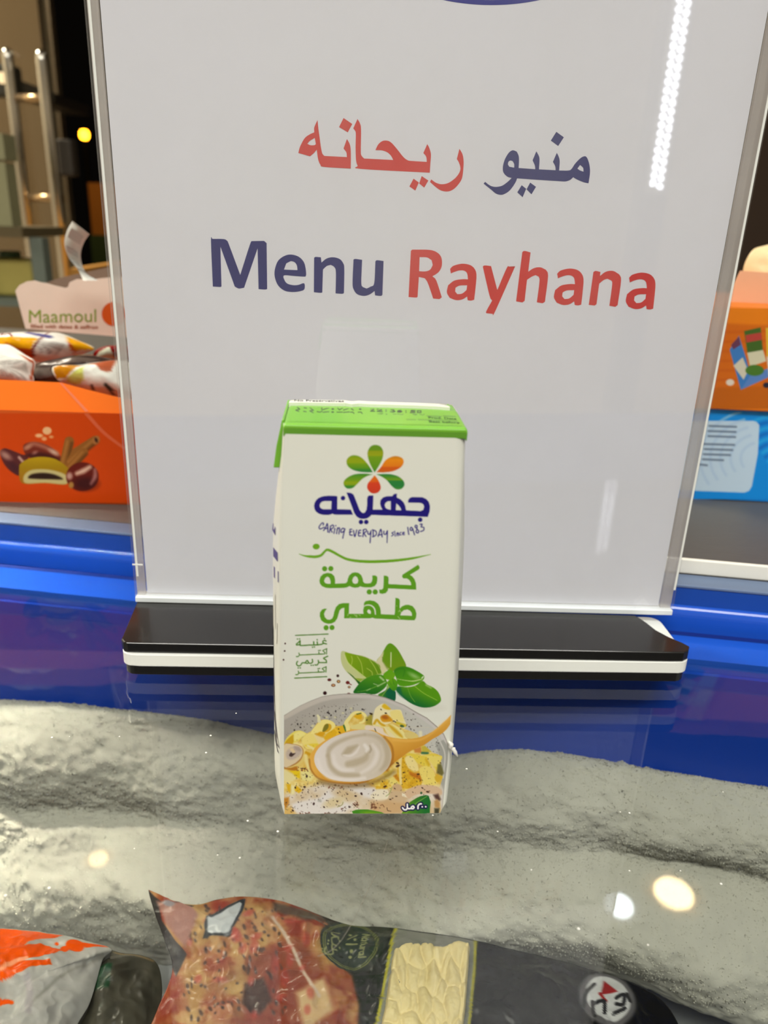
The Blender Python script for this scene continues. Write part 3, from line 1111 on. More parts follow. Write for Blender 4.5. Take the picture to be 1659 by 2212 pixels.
for px in (-60, 86):
    q = at(px, 600, 1.5)
    MB().box(q[0] - .012, 1.5, FLOOR + .001, q[0] + .012, 1.53, A_[2] - .018).build('post', pbr('post_blue_grey_%d' % (px + 100), (112, 122, 112), .5), sh)
MB().box(A_[0] - .1, 1.49, at(0, 660, 1.5)[2], at(86, 600, 1.5)[0], 1.66, at(0, 645, 1.5)[2]).build('shelf_board', pbr('shelf_paint2', (108, 118, 108), .5), sh)
cj = thing('storage_can', at(40, 640, 1.52), 'blurred yellow green can on the lower shelf at the left edge', 'can')
q0, q1 = at(-40, 643, 1.54), at(70, 560, 1.54)
MB().box(q0[0], 1.535, at(0, 645, 1.5)[2] + .001, q1[0], 1.6, q1[2]).build('can_body', pbr('olive_yellow', (190, 176, 96), .4), cj, bevel=.008)
MB().rev([(0, 0), (.02, 0), (.02, .012), (0, .012)], ((q0[0] + q1[0]) / 2, 1.565, q1[2]), 20).build('can_cap', pbr('cap_green', (70, 96, 60), .5), cj)
mo = thing('electronic_device', at(5, 170, 2.3), 'small dark box with a yellow light at the far left edge', 'device')
q0, q1 = at(-60, 204, 2.3), at(24, 138, 2.3)
MB().box(q0[0], 2.3, q0[2], q1[0], 2.36, q1[2]).build('case', pbr('black_case', (20, 17, 14), .5), mo, bevel=.006)
q = at(3, 168, 2.298)
MB().tube([q, q + np.array([0, .004, 0])], .014, 16).build('indicator', emit('indicator_light', (230, 160, 40), .8), mo)
br = MB().box(q0[0] + .02, 2.36, q0[2] + .02, q1[0] - .02, 2.899, q0[2] + .05).build('bracket', pbr('bracket_dark', (40, 34, 28), .5), mo)
# low wooden cabinet behind the header
wc = thing('wooden_cabinet', at(160, 600, 1.75) * [1, 1, 0] + [0, 0, FLOOR], 'blurred honey coloured wooden cabinet behind the paper slip', 'cabinet')
q0, q1 = at(86, 600, 1.5), at(236, 545, 1.95)
MB().box(q0[0], 1.7, FLOOR + .05, q1[0], 2.25, at(150, 548, 2.25)[2]).build('cabinet_body', pbr('honey_wood', (196, 140, 66), .5, vary=.2, scale=6, stretch=(1, 1, 12)), wc)
MB().box(q0[0] + .02, 1.73, FLOOR, q1[0] - .02, 2.2, FLOOR + .05).build('plinth', m_darkw, wc)
# outside: lit pillar with planter, street lamp
pl = thing('building_pillar', at(208, 480, 6) * [1, 1, 0] + [0, 0, FLOOR - .04], 'orange lit wall pillar outside in the night', 'pillar')
q0, q1 = at(197, 480, 6), at(300, 480, 6)
MB().box(q0[0], 6.0, FLOOR - .04, q1[0], 6.3, at(205, 395, 6)[2]).build('shaft', pbr('ochre_plaster', (150, 98, 36), .8), pl)
MB().box(q0[0] + .02, 5.9, FLOOR - .04, q1[0], 6.0, at(205, 508, 5.9)[2]).build('base_panel', pbr('dark_green_panel', (36, 60, 34), .7), pl)
sp = thing('street_lamp', at(183, 290, 9) * [1, 1, 0] + [0, 0, FLOOR - .04], 'glowing yellow street lamp in the black doorway', 'lamp')
q = at(182, 291, 9)
MB().rev([(0, -.05), (.03, -.045), (.046, -.02), (.048, .01), (.034, .04), (0, .05)], q, 20).build('lamp_globe', emit('sodium_light', (255, 160, 26), 14), sp, True)
MB().tube([(q[0], q[1], FLOOR - .04), (q[0], q[1], q[2] - .05)], .03, 12).build('post', pbr('post_black', (18, 16, 14), .6), sp)
area('outside_sodium_light', (-2.0, 4.6, 1.2), (.3, .3), 10, (1.0, .6, .2), (-2.2, 6, .3))


# ------------------------------------------------------------------ ceiling lamps mirrored in the glass
def downlight(loc, r, warm, strength, label):
    e = thing('downlight', (loc[0], loc[1], CEIL), label, 'lamp', 'round ceiling downlights')
    c = (loc[0], loc[1], CEIL)
    MB().rev([(r, -.001), (r * 1.12, -.001), (r * 1.12, -.008), (r, -.008), (r * .98, -.002), (r * .6, -.0015)], c, 40).build('trim_ring', m_white_pl, e, True)
    MB().rev([(r * .99, -.006), (r * .6, -.003)], c, 40).build('reflector', pbr('reflector_gold' if warm else 'reflector_white', (255, 214, 140) if warm else (240, 240, 240), .35), e, True)
    MB().rev([(0, -.012), (r * .58, -.012), (r * .6, -.004)], c, 40).build('bulb', emit('bulb_warm' if warm else 'bulb_white', (255, 226, 170) if warm else (235, 245, 255), strength), e, True)


downlight((1.0175, 1.9611), .105, True, 32, 'warm round ceiling downlight ahead on the right, mirrored in the freezer glass')
downlight((-.9225, 2.0104), .05, True, 16, 'warm round ceiling downlight ahead on the left, mirrored in the freezer glass')
downlight((.403, -1.4584), .085, False, 40, 'white round ceiling downlight behind the viewer')
downlight((.8188, 1.9021), .075, False, 26, 'white round ceiling downlight ahead, half hidden by the sign in its mirror image')
# upright light strip behind the viewer, mirrored in the sign
ls = thing('light_strip', (.66, -1.2, FLOOR), 'upright strip of small white light beads on a pole, mirrored in the sign', 'lamp')
MB().box(.63, -1.26, FLOOR + .001, .69, -1.21, 1.0).box(.55, -1.33, FLOOR, .77, -1.12, FLOOR + .012).build('pole', pbr('pole_grey', (150, 150, 150), .4, .6), ls)
MB().box(.638, -1.2098, .24, .684, -1.206, .66).build('backing_tape', pbr('tape_white', (190, 190, 186), .5), ls)
m_bead = emit('bead_light', (240, 244, 255), 16)
bead = None
for k in range(22):
    for j in (0, 1):
        if bead is None:
            bm_ = MB()
            bm_.rev([(0, .0035), (.0026, .003), (.0052, .001), (.0056, -.001)], (0, 0, 0), 14)
            bead = bm_.build('light_bead', m_bead, ls, True)
            bo = bead
        else:
            bo = bead.copy()
            COL.objects.link(bo)
            bo.parent = ls
        bo.matrix_parent_inverse = Matrix.Identity(4)
        bo.location = (-.0075 + .0165 * j, -.0045, .262 + .0162 * k - .006 * j - FLOOR)
        bo.rotation_euler = (-math.pi / 2, 0, 0)

# ------------------------------------------------------------------ menu sign
SYW = .03222
SU = np.array([math.cos(SYW), math.sin(SYW), 0])
SN = np.array([math.sin(SYW), -math.cos(SYW), 0])       # towards the viewer
S0 = np.array([-.1020, .2877, 0.0])
ZB, ZW, ZT_ = .0039, .0087, .0130                       # plate heights


def SP(u, d, z):
    return tuple(S0 + SU * u + SN * d + np.array([0, 0, z]))


def sign_px(x, y):
    return hp(x, y, S0, SN)


sign = thing('sign_holder', S0 + SU * .113, 'clear acrylic sign holder on a black and white striped base behind the carton', 'sign')
m_blk = pbr('black_acrylic', (24, 23, 22), .22, spec=.5, vary=.12, scale=60, coat=.2)
m_wht = pbr('white_acrylic', (232, 234, 228), .3, vary=.02)


def round_poly(pts, rad, n=7):
    out = []
    P_ = [np.array(p, float) for p in pts]
    for i, p in enumerate(P_):
        a, b = P_[i - 1], P_[(i + 1) % len(P_)]
        r = rad[i]
        if r == 0:
            out.append(p)
            continue
        d0, d1 = (a - p) / np.linalg.norm(a - p), (b - p) / np.linalg.norm(b - p)
        for t in np.linspace(0, 1, n):
            q0, q1 = p + d0 * r, p + d1 * r
            out.append((1 - t) ** 2 * q0 + 2 * t * (1 - t) * p + t * t * q1)
    return out


fl, fr_ = hz(np.array([264., 1484.]), np.array([1457., 1473.]), 0.0)
bd = (fr_ - fl) / np.linalg.norm(fr_ - fl)
bn_ = np.array([-bd[1], bd[0], 0])


def plate(poly, z0, z1, name, m):
    lo = [(p[0], p[1], z0) for p in poly]
    hi = [(p[0], p[1], z1) for p in poly]
    MB().prism(lo, hi).build(name, m, sign, bevel=.0005)


Lb = float((fr_ - fl) @ bd)


def full(extra, back):
    return round_poly([fl - bd * extra, fr_ + bd * extra, fr_ + bd * extra + bn_ * back, fl - bd * extra + bn_ * back], [.006, .006, .006, .006])


plate(full(-.0004, .037), .0001, ZB, 'bottom_plate', m_blk)
tl_ = hz(np.array([261.5, 299., 1372., 1386., 1399., 1418., 1446., 1476., 1490., 1488., 1478.]), np.array([1389., 1292., 1329., 1337., 1346., 1361., 1376., 1388.5, 1396., 1404., 1409.]), ZT_)
fl2 = hz(np.array([275., 300.]), np.array([1388.5, 1389.2]), ZT_)
top_poly = [fl2[1], fl2[0], hz(np.array([266.]), np.array([1386.]), ZT_)[0], hz(np.array([262.]), np.array([1380.]), ZT_)[0]] + list(tl_[1:]) + [hz(np.array([1450.]), np.array([1409.]), ZT_)[0]]
top_poly = [np.array([p[0], p[1], 0]) for p in top_poly]
plate(top_poly, ZW, ZT_, 'top_plate', m_blk)
mid = full(.0004, .0368)
plate(mid, ZB, ZW, 'middle_plate', m_wht)

ZP0 = .0158                                             # bottom of the paper
WOUT, HTOP = .2262, .318
m_acr = sheet_glass('acrylic_pane', (.985, .985, .985), .042, .04)
m_edge = hazy_acrylic('acrylic_edge', (.8, .8, .82), .42)
m_frost_edge = pbr('acrylic_cut_edge', (226, 232, 234), .25, vary=.05)
MB().box(0, .0012, ZT_, WOUT, .0030, HTOP, 0, SP).build('front_pane', m_acr, sign)
MB().box(0, -.0030, ZT_, WOUT, -.0012, HTOP, 0, SP).build('back_pane', sheet_glass('acrylic_back', (.95, .955, .95), .05), sign)
for u0, u1 in ((.0002, .0037), (WOUT - .0047, WOUT - .0002)):
    sst = MB().box(u0, -.0010, ZT_ + .002, u1, .0010, HTOP - .001, 0, SP).build('side_strip', m_edge, sign, bevel=.0003)
    um = u0 + .0011 if u0 < .1 else u1 - .0012
    MB().box(um, .0031, ZT_ + .012, um + .0008, .0033, HTOP - .001, 0, SP).build('edge_line', m_wht, sst)
MB().box(.0, -.003, ZT_ + .0001, WOUT, .0034, ZP0 - .0004, 0, SP).build('bottom_strip', m_frost_edge, sign, bevel=.0003)
MB().box(.0, .0031, .030, .0042, .0034, .0305, 0, SP).build('edge_notch', m_wht, sign)

m_sheet = pbr('sign_paper', (222, 223, 230), .8, vary=.03, scale=12)
pu0, pu1 = .0042, WOUT - .0052
sheet = thing('menu_sheet', SP((pu0 + pu1) / 2, 0, ZP0), 'white printed menu sheet with red and blue lettering inside the acrylic holder', 'paper')
sheet = MB().box(pu0, -.0002, ZP0, pu1, .0, HTOP - .004, 0, SP).build('sheet', m_sheet, sheet)
BLUE, RED = (44, 50, 112), (206, 62, 60)
m_ib, m_ir = pbr('ink_blue', BLUE, .7, vary=.06, scale=200), pbr('ink_red', RED, .7, vary=.05, scale=200)


def TZ(T, *cs):
    return [[(T[0] + x / T[2], T[1] + y / T[2]) for x, y in c] for c in cs]


def cr(pts, n=4):
    return [tuple(p) for p in spline(pts, n, True)]


T = (630, 240, 4.1475)
red_ar = [TZ(T, c) for c in (
    [(1503, 338), (1530, 385), (1541, 450), (1536, 540), (1525, 605), (1495, 655), (1450, 700), (1400, 720), (1340, 712), (1290, 680), (1240, 635), (1250, 612), (1290, 640), (1340, 655),
     (1400, 645), (1460, 605), (1500, 555), (1512, 510), (1498, 460), (1480, 430)],
    [(1215, 295), (1235, 335), (1248, 390), (1243, 470), (1238, 552), (620, 518), (592, 490), (577, 440), (573, 320), (575, 200), (565, 172), (552, 155), (590, 70), (612, 110), (622, 165),
     (620, 360), (627, 400), (650, 425), (910, 438), (890, 400), (858, 370), (810, 352), (750, 350), (775, 300), (810, 270), (850, 264), (890, 280), (940, 335), (1000, 410), (1040, 440),
     (1080, 447), (1210, 455), (1206, 410), (1180, 375)],
    [(1092, 605), (1140, 640), (1108, 712), (1055, 675)], [(1165, 582), (1225, 622), (1188, 685), (1142, 648)],
    [(465, 62), (543, 115), (503, 190), (425, 143)])]
red_ar.append(TZ(T, [(495, 250), (520, 295), (530, 360), (530, 515), (290, 500), (258, 480), (237, 430), (225, 345), (200, 375), (165, 405), (60, 375), (75, 320), (115, 245), (160, 210),
                     (203, 190), (203, 145), (232, 80), (240, 160), (250, 230), (262, 320), (275, 380), (295, 402), (495, 412), (490, 370), (465, 335)],
                 [(207, 240), (165, 265), (140, 293), (170, 306), (205, 305), (217, 295)]))
px_shapes(red_ar, sign_px, .00003, SN, True).build('red_arabic_lettering', m_ir, sheet, fix=False)
T = (1030, 260, 6.144)
blue_ar = [TZ(T, [(1440, 475), (1465, 500), (1490, 570), (1502, 650), (1500, 720), (1482, 835), (1420, 822), (1340, 790), (1278, 755), (1240, 790), (1180, 810), (1100, 808), (820, 790),
                  (535, 770), (515, 820), (470, 890), (420, 945), (360, 980), (310, 988), (250, 970), (190, 920), (90, 840), (110, 815), (160, 855), (210, 878), (270, 882), (340, 865),
                  (410, 815), (462, 765), (410, 750), (365, 710), (345, 660), (350, 590), (375, 510), (420, 435), (455, 405), (485, 397), (530, 415), (555, 470), (560, 540), (555, 632),
                  (775, 648), (770, 600), (740, 530), (790, 410), (822, 470), (832, 520), (825, 650), (1045, 662), (1040, 610), (1010, 550), (1062, 430), (1090, 490), (1100, 550),
                  (1092, 665), (1220, 665), (1260, 640), (1300, 580), (1360, 515), (1405, 483)],
              [(445, 532), (420, 550), (412, 585), (430, 615), (495, 628), (495, 580), (475, 540)], [(1370, 592), (1335, 640), (1370, 665), (1415, 680), (1410, 630)])]
blue_ar += [TZ(T, c) for c in ([(1055, 152), (1155, 225), (1080, 340), (982, 268)], [(595, 860), (655, 908), (608, 1020), (537, 955)], [(708, 825), (785, 882), (725, 982), (660, 915)])]
px_shapes(blue_ar, sign_px, .00003, SN, True).build('blue_arabic_lettering', m_ib, sheet, fix=False)
T = (440, 500, 3.95)
blue_en = [TZ(T, [(62, 80), (75, 63), (170, 65), (200, 80), (215, 110), (312, 370), (395, 110), (415, 82), (515, 80), (537, 100), (542, 490), (525, 496), (468, 492), (460, 145), (345, 480),
                  (300, 487), (265, 470), (143, 130), (152, 468), (140, 474), (78, 470)]),
           [cr(TZ(T, [(872, 378), (850, 385), (770, 380), (685, 375), (690, 415), (715, 445), (765, 458), (810, 455), (857, 442), (860, 490), (830, 508), (760, 517), (690, 505), (635, 460),
                      (607, 390), (607, 325), (635, 250), (690, 208), (745, 197), (810, 215), (855, 262), (872, 330)])[0], 3),
            TZ(T, [(685, 325), (800, 330), (795, 290), (775, 262), (745, 252), (705, 272)])[0]],
           TZ(T, [(942, 225), (955, 217), (1000, 220), (1005, 265), (1050, 230), (1105, 220), (1160, 235), (1190, 270), (1200, 320), (1197, 525), (1180, 532), (1125, 528), (1128, 350),
                  (1115, 305), (1085, 285), (1050, 295), (1018, 325), (1012, 520), (995, 524), (940, 518)]),
           TZ(T, [(1278, 240), (1295, 234), (1352, 242), (1345, 440), (1360, 475), (1390, 487), (1425, 470), (1455, 440), (1465, 255), (1480, 245), (1535, 252), (1525, 540), (1510, 550),
                  (1462, 545), (1458, 508), (1415, 538), (1365, 550), (1310, 535), (1280, 495), (1270, 440)])]
px_shapes(blue_en, sign_px, .00003, SN, True).build('blue_latin_lettering', m_ib, sheet, fix=False)
T = (870, 520, 2.9625)
a_o = [(303, 180), (325, 160), (380, 147), (430, 155), (460, 180), (472, 220), (466, 300), (457, 378), (436, 383), (415, 380), (412, 357), (380, 376), (340, 380), (300, 365), (282, 330),
       (290, 285), (330, 255), (385, 246), (417, 247), (412, 210), (395, 193), (365, 190), (330, 200), (308, 210)]
a_h = [(412, 285), (365, 287), (338, 300), (335, 325), (350, 342), (380, 338), (408, 315)]
sh_ = lambda c, dx, dy_: [(x + dx, y + dy_) for x, y in c]
red_en = [TZ(T, [(52, 65), (60, 57), (165, 58), (215, 72), (246, 105), (250, 160), (230, 200), (190, 228), (215, 255), (250, 362), (235, 374), (195, 370), (160, 270), (140, 240), (103, 232),
                 (95, 358), (85, 364), (37, 360)], [(108, 105), (155, 107), (185, 125), (192, 155), (175, 185), (145, 196), (105, 195)]),
          TZ(T, a_o, a_h),
          TZ(T, [(512, 165), (525, 158), (565, 162), (605, 315), (665, 175), (680, 165), (716, 172), (710, 185), (590, 455), (575, 468), (535, 464), (535, 450), (572, 382), (555, 350)]),
          TZ(T, [(765, 72), (780, 65), (818, 75), (803, 198), (840, 175), (880, 170), (915, 185), (930, 225), (910, 390), (895, 400), (858, 394), (875, 260), (870, 230), (850, 220), (825, 230),
                 (795, 250), (780, 385), (765, 395), (725, 388)]),
          TZ(T, sh_(a_o, 685, 31), sh_(a_h, 685, 31)),
          TZ(T, [(1220, 200), (1235, 193), (1265, 200), (1262, 225), (1300, 198), (1345, 193), (1385, 215), (1397, 255), (1375, 412), (1360, 423), (1322, 416), (1340, 280), (1335, 255),
                 (1310, 243), (1285, 252), (1257, 275), (1240, 405), (1228, 415), (1190, 410)]),
          TZ(T, sh_(a_o, 1145, 57), sh_(a_h, 1145, 57))]
px_shapes(red_en, sign_px, .00003, SN, True).build('red_latin_lettering', m_ir, sheet, fix=False)
a = np.linspace(0, 2 * np.pi, 121)[:-1]
px_shapes([[list(zip(1062 + 300 * np.cos(a), -164 + 175 * np.sin(a))), list(zip(1062 + 289 * np.cos(a), -164 + 164 * np.sin(a)))]], sign_px, .00003, SN).build(
    'printed_blue_ring', pbr('ink_ring', (50, 56, 140), .7), sheet, fix=False)

# ------------------------------------------------------------------ cream carton
CYW = .06095
CU = np.array([math.cos(CYW), math.sin(CYW), 0])
CV = np.array([-math.sin(CYW), math.cos(CYW), 0])
C0 = np.array([-.0254, .18018, 0])
CD = .0300


def cpx(x, y):
    return hp(x, y, C0, CV)


def uz(poly):
    p = np.array(poly, float)
    q = cpx(p[:, 0], p[:, 1])
    return (q - C0) @ CU, q[:, 2]


Lu, Lz = uz([(612, 1763), (611, 1700), (610.5, 1500), (609.5, 1300), (609, 1150), (608, 1050), (611, 980), (614.5, 921)])
Ru, Rz = uz([(953, 1763), (966, 1738), (977, 1600), (986, 1490), (993, 1340), (998, 1230), (1002, 1120), (1006, 1010), (1009, 934)])
CH = float(uz([(614.5, 922)])[1][0])


def uL(z):
    return np.interp(z, Lz, Lu)


def uR(z):
    return np.interp(z, Rz, Ru)


RR = .0030


def fdep(u, z):
    """how far the front skin falls back at its rounded right edge"""
    r = RR * np.clip(.45 + (z - .02) / .05, .45, 1)
    t = np.clip((u - (uR(z) - r)) / r, 0, 1)
    return r * .75 * (1 - np.sqrt(np.maximum(0, 1 - t * t)))


def side_bulge(d, z):
    k = np.clip(z / .012, 0, 1) ** .5 * np.clip((CH - z) / .03, .25, 1)
    return .0030 * k * np.clip(d / .006, 0, 1) ** .6 * np.clip((CD - d) / .003, 0, 1) ** .5


def CP(u, d, z):
    return C0 + CU * u + CV * d + np.array([0, 0, z])


m_carton = pbr('carton_print', (255, 255, 255), .38, vary=.015, attr=True, coat=.12, bump=.03, bscale=120)
WHITE = (219, 220, 208)
GAIN_0 = GAIN
GAIN = 1.12
m_cw = pbr('carton_white', (230, 231, 219), .38, vary=.015, coat=.12, bump=.03, bscale=120)
m_cg = pbr('carton_green', (116, 180, 50), .32, vary=.05, scale=90, coat=.15)
ca = thing('cream_carton', CP(.023, CD / 2, 0), 'white and green carton of cooking cream with a pasta bowl picture, standing on the glass', 'carton')
rings = []
for z in [0.0002, .0008, .002, .004, .007, .011, .016, .024, .034, .045, .056, .068, .08, .09, .098, .105, .110, .114, .1168, CH]:
    ins = .0012 * max(0, 1 - z / .003) ** 1.5
    a_, b_ = float(uL(z)) + ins * .3, float(uR(z)) - ins
    ring = [CP(a_ + .0002, ins * .3, z)]
    for u in np.linspace(a_ + .001, b_ - .0042, 6):
        ring.append(CP(u, ins * .3, z))
    for u in np.linspace(b_ - .0035, b_, 9):
        ring.append(CP(u, ins * .3 + float(fdep(u + ins, z)), z))
    for d in np.linspace(.004, CD - .001, 8):
        ring.append(CP(b_ + .4 * float(side_bulge(d, z)), d, z))
    for u in np.linspace(b_ - .001, a_ + .001, 6):
        ring.append(CP(u, CD - ins, z))
    for d in [CD - .0008, CD - .002, CD - .004, CD - .008, .02, .014, .009, .007, .005, .0035, .0022, .0012, .0005]:
        ring.append(CP(a_ - float(side_bulge(d, z)), d, z))
    rings.append([tuple(p) for p in ring])
cbo = MB().loft(rings).build('carton_body', m_cw, ca, True)

# ---- front picture (photo pixel space -> the carton's front skin)
P = Paint(604, 916, 1014, 1768, .95, WHITE)
rng = np.random.default_rng(11)
# flower mark
P.T = (670, 950, 6.144)


def petal(tip, pts, stops):
    q = np.vstack([[tip], spline([tip] + pts + [tip], 6)[1:-1]])
    P.poly(q, vg([(950 + y / 6.144, c) for y, c in stops]))


G1, G2, G3, G4 = (108, 150, 18), (140, 152, 8), (98, 148, 16), (52, 128, 44)
petal((855, 432), [(800, 330), (768, 240), (762, 160), (800, 90), (865, 66), (935, 90), (970, 160), (958, 250), (915, 340)],
      [(135, (98, 142, 20)), (150, G2), (205, (146, 158, 10)), (225, (112, 152, 14)), (380, (88, 142, 22)), (410, G4)])
petal((832, 430), [(780, 345), (700, 250), (620, 208), (540, 212), (485, 265), (495, 340), (560, 395), (650, 422), (750, 431)],
      [(200, G1), (250, (140, 160, 6)), (300, (142, 160, 8)), (320, (112, 152, 14)), (370, (90, 144, 20)), (400, G4), (430, (36, 124, 52))])
petal((880, 430), [(940, 360), (1000, 270), (1080, 225), (1150, 216), (1225, 245), (1240, 305), (1195, 370), (1100, 415), (990, 431)],
      [(220, (196, 124, 12)), (265, (226, 136, 8)), (350, (218, 118, 10)), (368, (204, 84, 12)), (430, (198, 92, 14))])
petal((830, 458), [(720, 448), (600, 455), (510, 490), (450, 545), (447, 600), (490, 645), (560, 640), (620, 590), (690, 520), (760, 480)],
      [(450, (56, 130, 40)), (480, (84, 144, 26)), (540, (112, 152, 14)), (560, (138, 160, 8)), (595, (130, 158, 10)), (612, (64, 134, 36)), (645, (44, 128, 46))])
petal((880, 458), [(980, 452), (1080, 458), (1170, 485), (1235, 540), (1250, 600), (1210, 650), (1140, 655), (1080, 610), (1020, 540), (950, 490)],
      [(450, (30, 120, 56)), (490, (70, 138, 34)), (530, (112, 152, 20)), (545, (38, 124, 52)), (610, (34, 122, 54)), (650, (56, 132, 44))])
petal((855, 470), [(805, 530), (765, 580), (757, 640), (795, 695), (845, 712), (905, 695), (937, 640), (925, 580), (895, 520)],
      [(480, (212, 110, 14)), (555, (216, 92, 18)), (572, (208, 62, 26)), (700, (198, 56, 30))])
NAVY = (24, 12, 112)
P.poly([(362, 770), (362, 752), (340, 744), (240, 742), (190, 746), (150, 755), (110, 773), (80, 800), (60, 835), (52, 872), (57, 915), (72, 945), (95, 967), (125, 983), (160, 993), (230, 998),
        (275, 990), (297, 978), (315, 990), (340, 993), (568, 993), (540, 925), (358, 922)], NAVY,
       [[(283, 812), (190, 812), (155, 822), (135, 842), (125, 870), (132, 897), (150, 914), (180, 922), (280, 922)]])
P.dot((436, 773), 30, NAVY)
P.poly([(482, 698), (540, 705), (572, 722), (590, 760), (625, 850), (655, 930), (685, 965), (705, 972), (728, 962), (748, 925), (755, 870), (757, 780), (765, 750), (785, 738), (838, 737),
        (833, 925), (960, 925), (940, 890), (928, 845), (935, 800), (965, 765), (1010, 750), (1050, 748), (1090, 748), (1105, 725), (1125, 716), (1152, 716), (1148, 765), (1200, 790), (1240, 830),
        (1262, 880), (1272, 935), (1465, 945), (1500, 930), (1512, 890), (1505, 860), (1480, 840), (1440, 835), (1298, 832), (1302, 800), (1320, 772), (1350, 760), (1490, 762), (1540, 785),
        (1575, 825), (1590, 880), (1585, 950), (1560, 1022), (812, 996), (790, 1020), (755, 1042), (705, 1050), (655, 1042), (615, 1015), (585, 970), (560, 900), (530, 820)], NAVY,
       [[(1070, 812), (1030, 815), (1000, 835), (988, 865), (998, 900), (1025, 920), (1070, 928)], [(1142, 842), (1175, 870), (1200, 905), (1210, 935), (1136, 932)]])
for c in ((1460, 1060), (674, 1090), (744, 1090)):
    P.dot(c, 30, NAVY)
P.T = (670, 1120, 6.144)
TAG = [[(172, 88), (178, 65), (160, 58), (130, 90), (118, 120), (135, 138), (185, 115)], [(178, 160), (205, 115), (230, 68), (235, 180)], [(192, 138), (238, 125)], [(255, 185), (272, 100)],
       [(268, 102), (300, 86), (312, 105), (298, 128), (272, 140)], [(272, 140), (292, 182)], [(315, 198), (328, 130)], [(350, 200), (362, 125)], [(355, 155), (372, 128), (390, 128), (380, 205)],
       [(462, 138), (430, 130), (408, 160), (415, 185), (445, 168), (460, 140)], [(460, 140), (445, 200), (432, 262)],
       [(552, 142), (528, 145), (530, 182), (527, 216), (560, 220)], [(520, 182), (552, 172)], [(575, 158), (592, 240), (618, 152)], [(672, 155), (648, 160), (642, 195), (644, 230), (675, 230)],
       [(638, 196), (668, 188)], [(700, 240), (708, 150)], [(702, 152), (735, 140), (748, 163), (712, 195)], [(712, 195), (742, 238)], [(764, 170), (766, 200), (785, 210), (808, 165)],
       [(808, 162), (800, 250), (795, 322)], [(835, 152), (838, 240)], [(825, 150), (868, 165), (880, 200), (860, 230), (828, 242)], [(902, 238), (938, 142), (955, 245)],
       [(900, 222), (955, 208)], [(978, 168), (978, 200), (1000, 210), (1022, 165)], [(1025, 162), (1022, 250), (1020, 318)]]
for q in TAG:
    P.stroke(q, 14, NAVY)
P.dot((340, 95), 9, NAVY)
for q in [[(1108, 180), (1084, 192), (1105, 212), (1080, 233)], [(1125, 187), (1128, 235)], [(1152, 230), (1150, 190)], [(1152, 208), (1166, 186), (1172, 228)],
          [(1208, 182), (1188, 195), (1188, 218), (1210, 214)], [(1250, 182), (1230, 185), (1228, 212), (1252, 214)], [(1226, 198), (1250, 194)]]:
    P.stroke(q, 11.5, NAVY)
P.dot((1122, 170), 7, NAVY)
for q in [[(1295, 118), (1308, 210)], [(1357, 148), (1338, 160), (1326, 138), (1342, 116), (1360, 138)], [(1360, 132), (1385, 215)],
          [(1418, 135), (1392, 110), (1402, 88), (1420, 100), (1416, 135), (1440, 165), (1430, 190), (1406, 178), (1418, 135)], [(1458, 76), (1487, 76), (1472, 110), (1508, 118), (1505, 155), (1465, 172)]]:
    P.stroke(q, 14.5, NAVY)
P.T = (0, 0, 1)
GRN, GR2 = (104, 160, 18), (90, 152, 22)
P.stroke([(646, 1196.5), (658, 1200.5), (670, 1202), (683, 1202.3), (694, 1199), (702, 1190.5), (708, 1187.5), (719, 1192), (735, 1201), (751, 1208), (776, 1212), (808, 1213), (849, 1211), (890, 1206), (930, 1197.5)],
         [1, 3.2, 5.6, 6, 5.4, 4.6, 5.6, 5.6, 5.2, 5.4, 6, 6.2, 6, 5, 1], GRN)
P.dot((683, 1180.5), 7.5, GRN, 6.2)
P.T = (680, 1210, 6.9125)
P.poly([(1540, 68), (1560, 90), (1565, 118), (1550, 140), (1420, 218), (1455, 240), (1490, 285), (1510, 345), (1514, 440), (1097, 420), (1088, 455), (1060, 490), (1010, 502), (968, 495), (960, 438),
        (1000, 438), (1020, 420), (1025, 390), (1030, 230), (1070, 232), (1098, 250), (1103, 285), (1100, 355), (1440, 373), (1435, 335), (1410, 295), (1375, 272), (1322, 272), (1303, 245),
        (1310, 215)], GR2)
P.poly([(858, 228), (900, 226), (930, 245), (935, 280), (925, 345), (895, 385), (840, 405), (745, 405), (705, 398), (680, 388), (650, 405), (600, 412), (555, 402), (522, 385), (480, 405), (440, 412),
        (230, 418), (160, 410), (105, 385), (75, 345), (70, 300), (85, 245), (125, 205), (190, 187), (250, 198), (290, 235), (303, 290), (303, 350), (440, 345), (470, 338), (487, 315), (492, 280),
        (515, 225), (555, 190), (605, 180), (655, 190), (695, 225), (715, 275), (722, 320), (745, 343), (790, 348), (835, 340), (855, 310), (860, 280)], GR2,
       [[(190, 243), (155, 265), (138, 310), (155, 340), (190, 352), (235, 352), (235, 310), (220, 265)], [(605, 235), (575, 255), (557, 300), (570, 340), (605, 355), (640, 340), (650, 300), (635, 255)]])
for c in ((147, 127), (239, 125), (813, 473), (902, 473)):
    P.dot(c, 38.5, GR2)
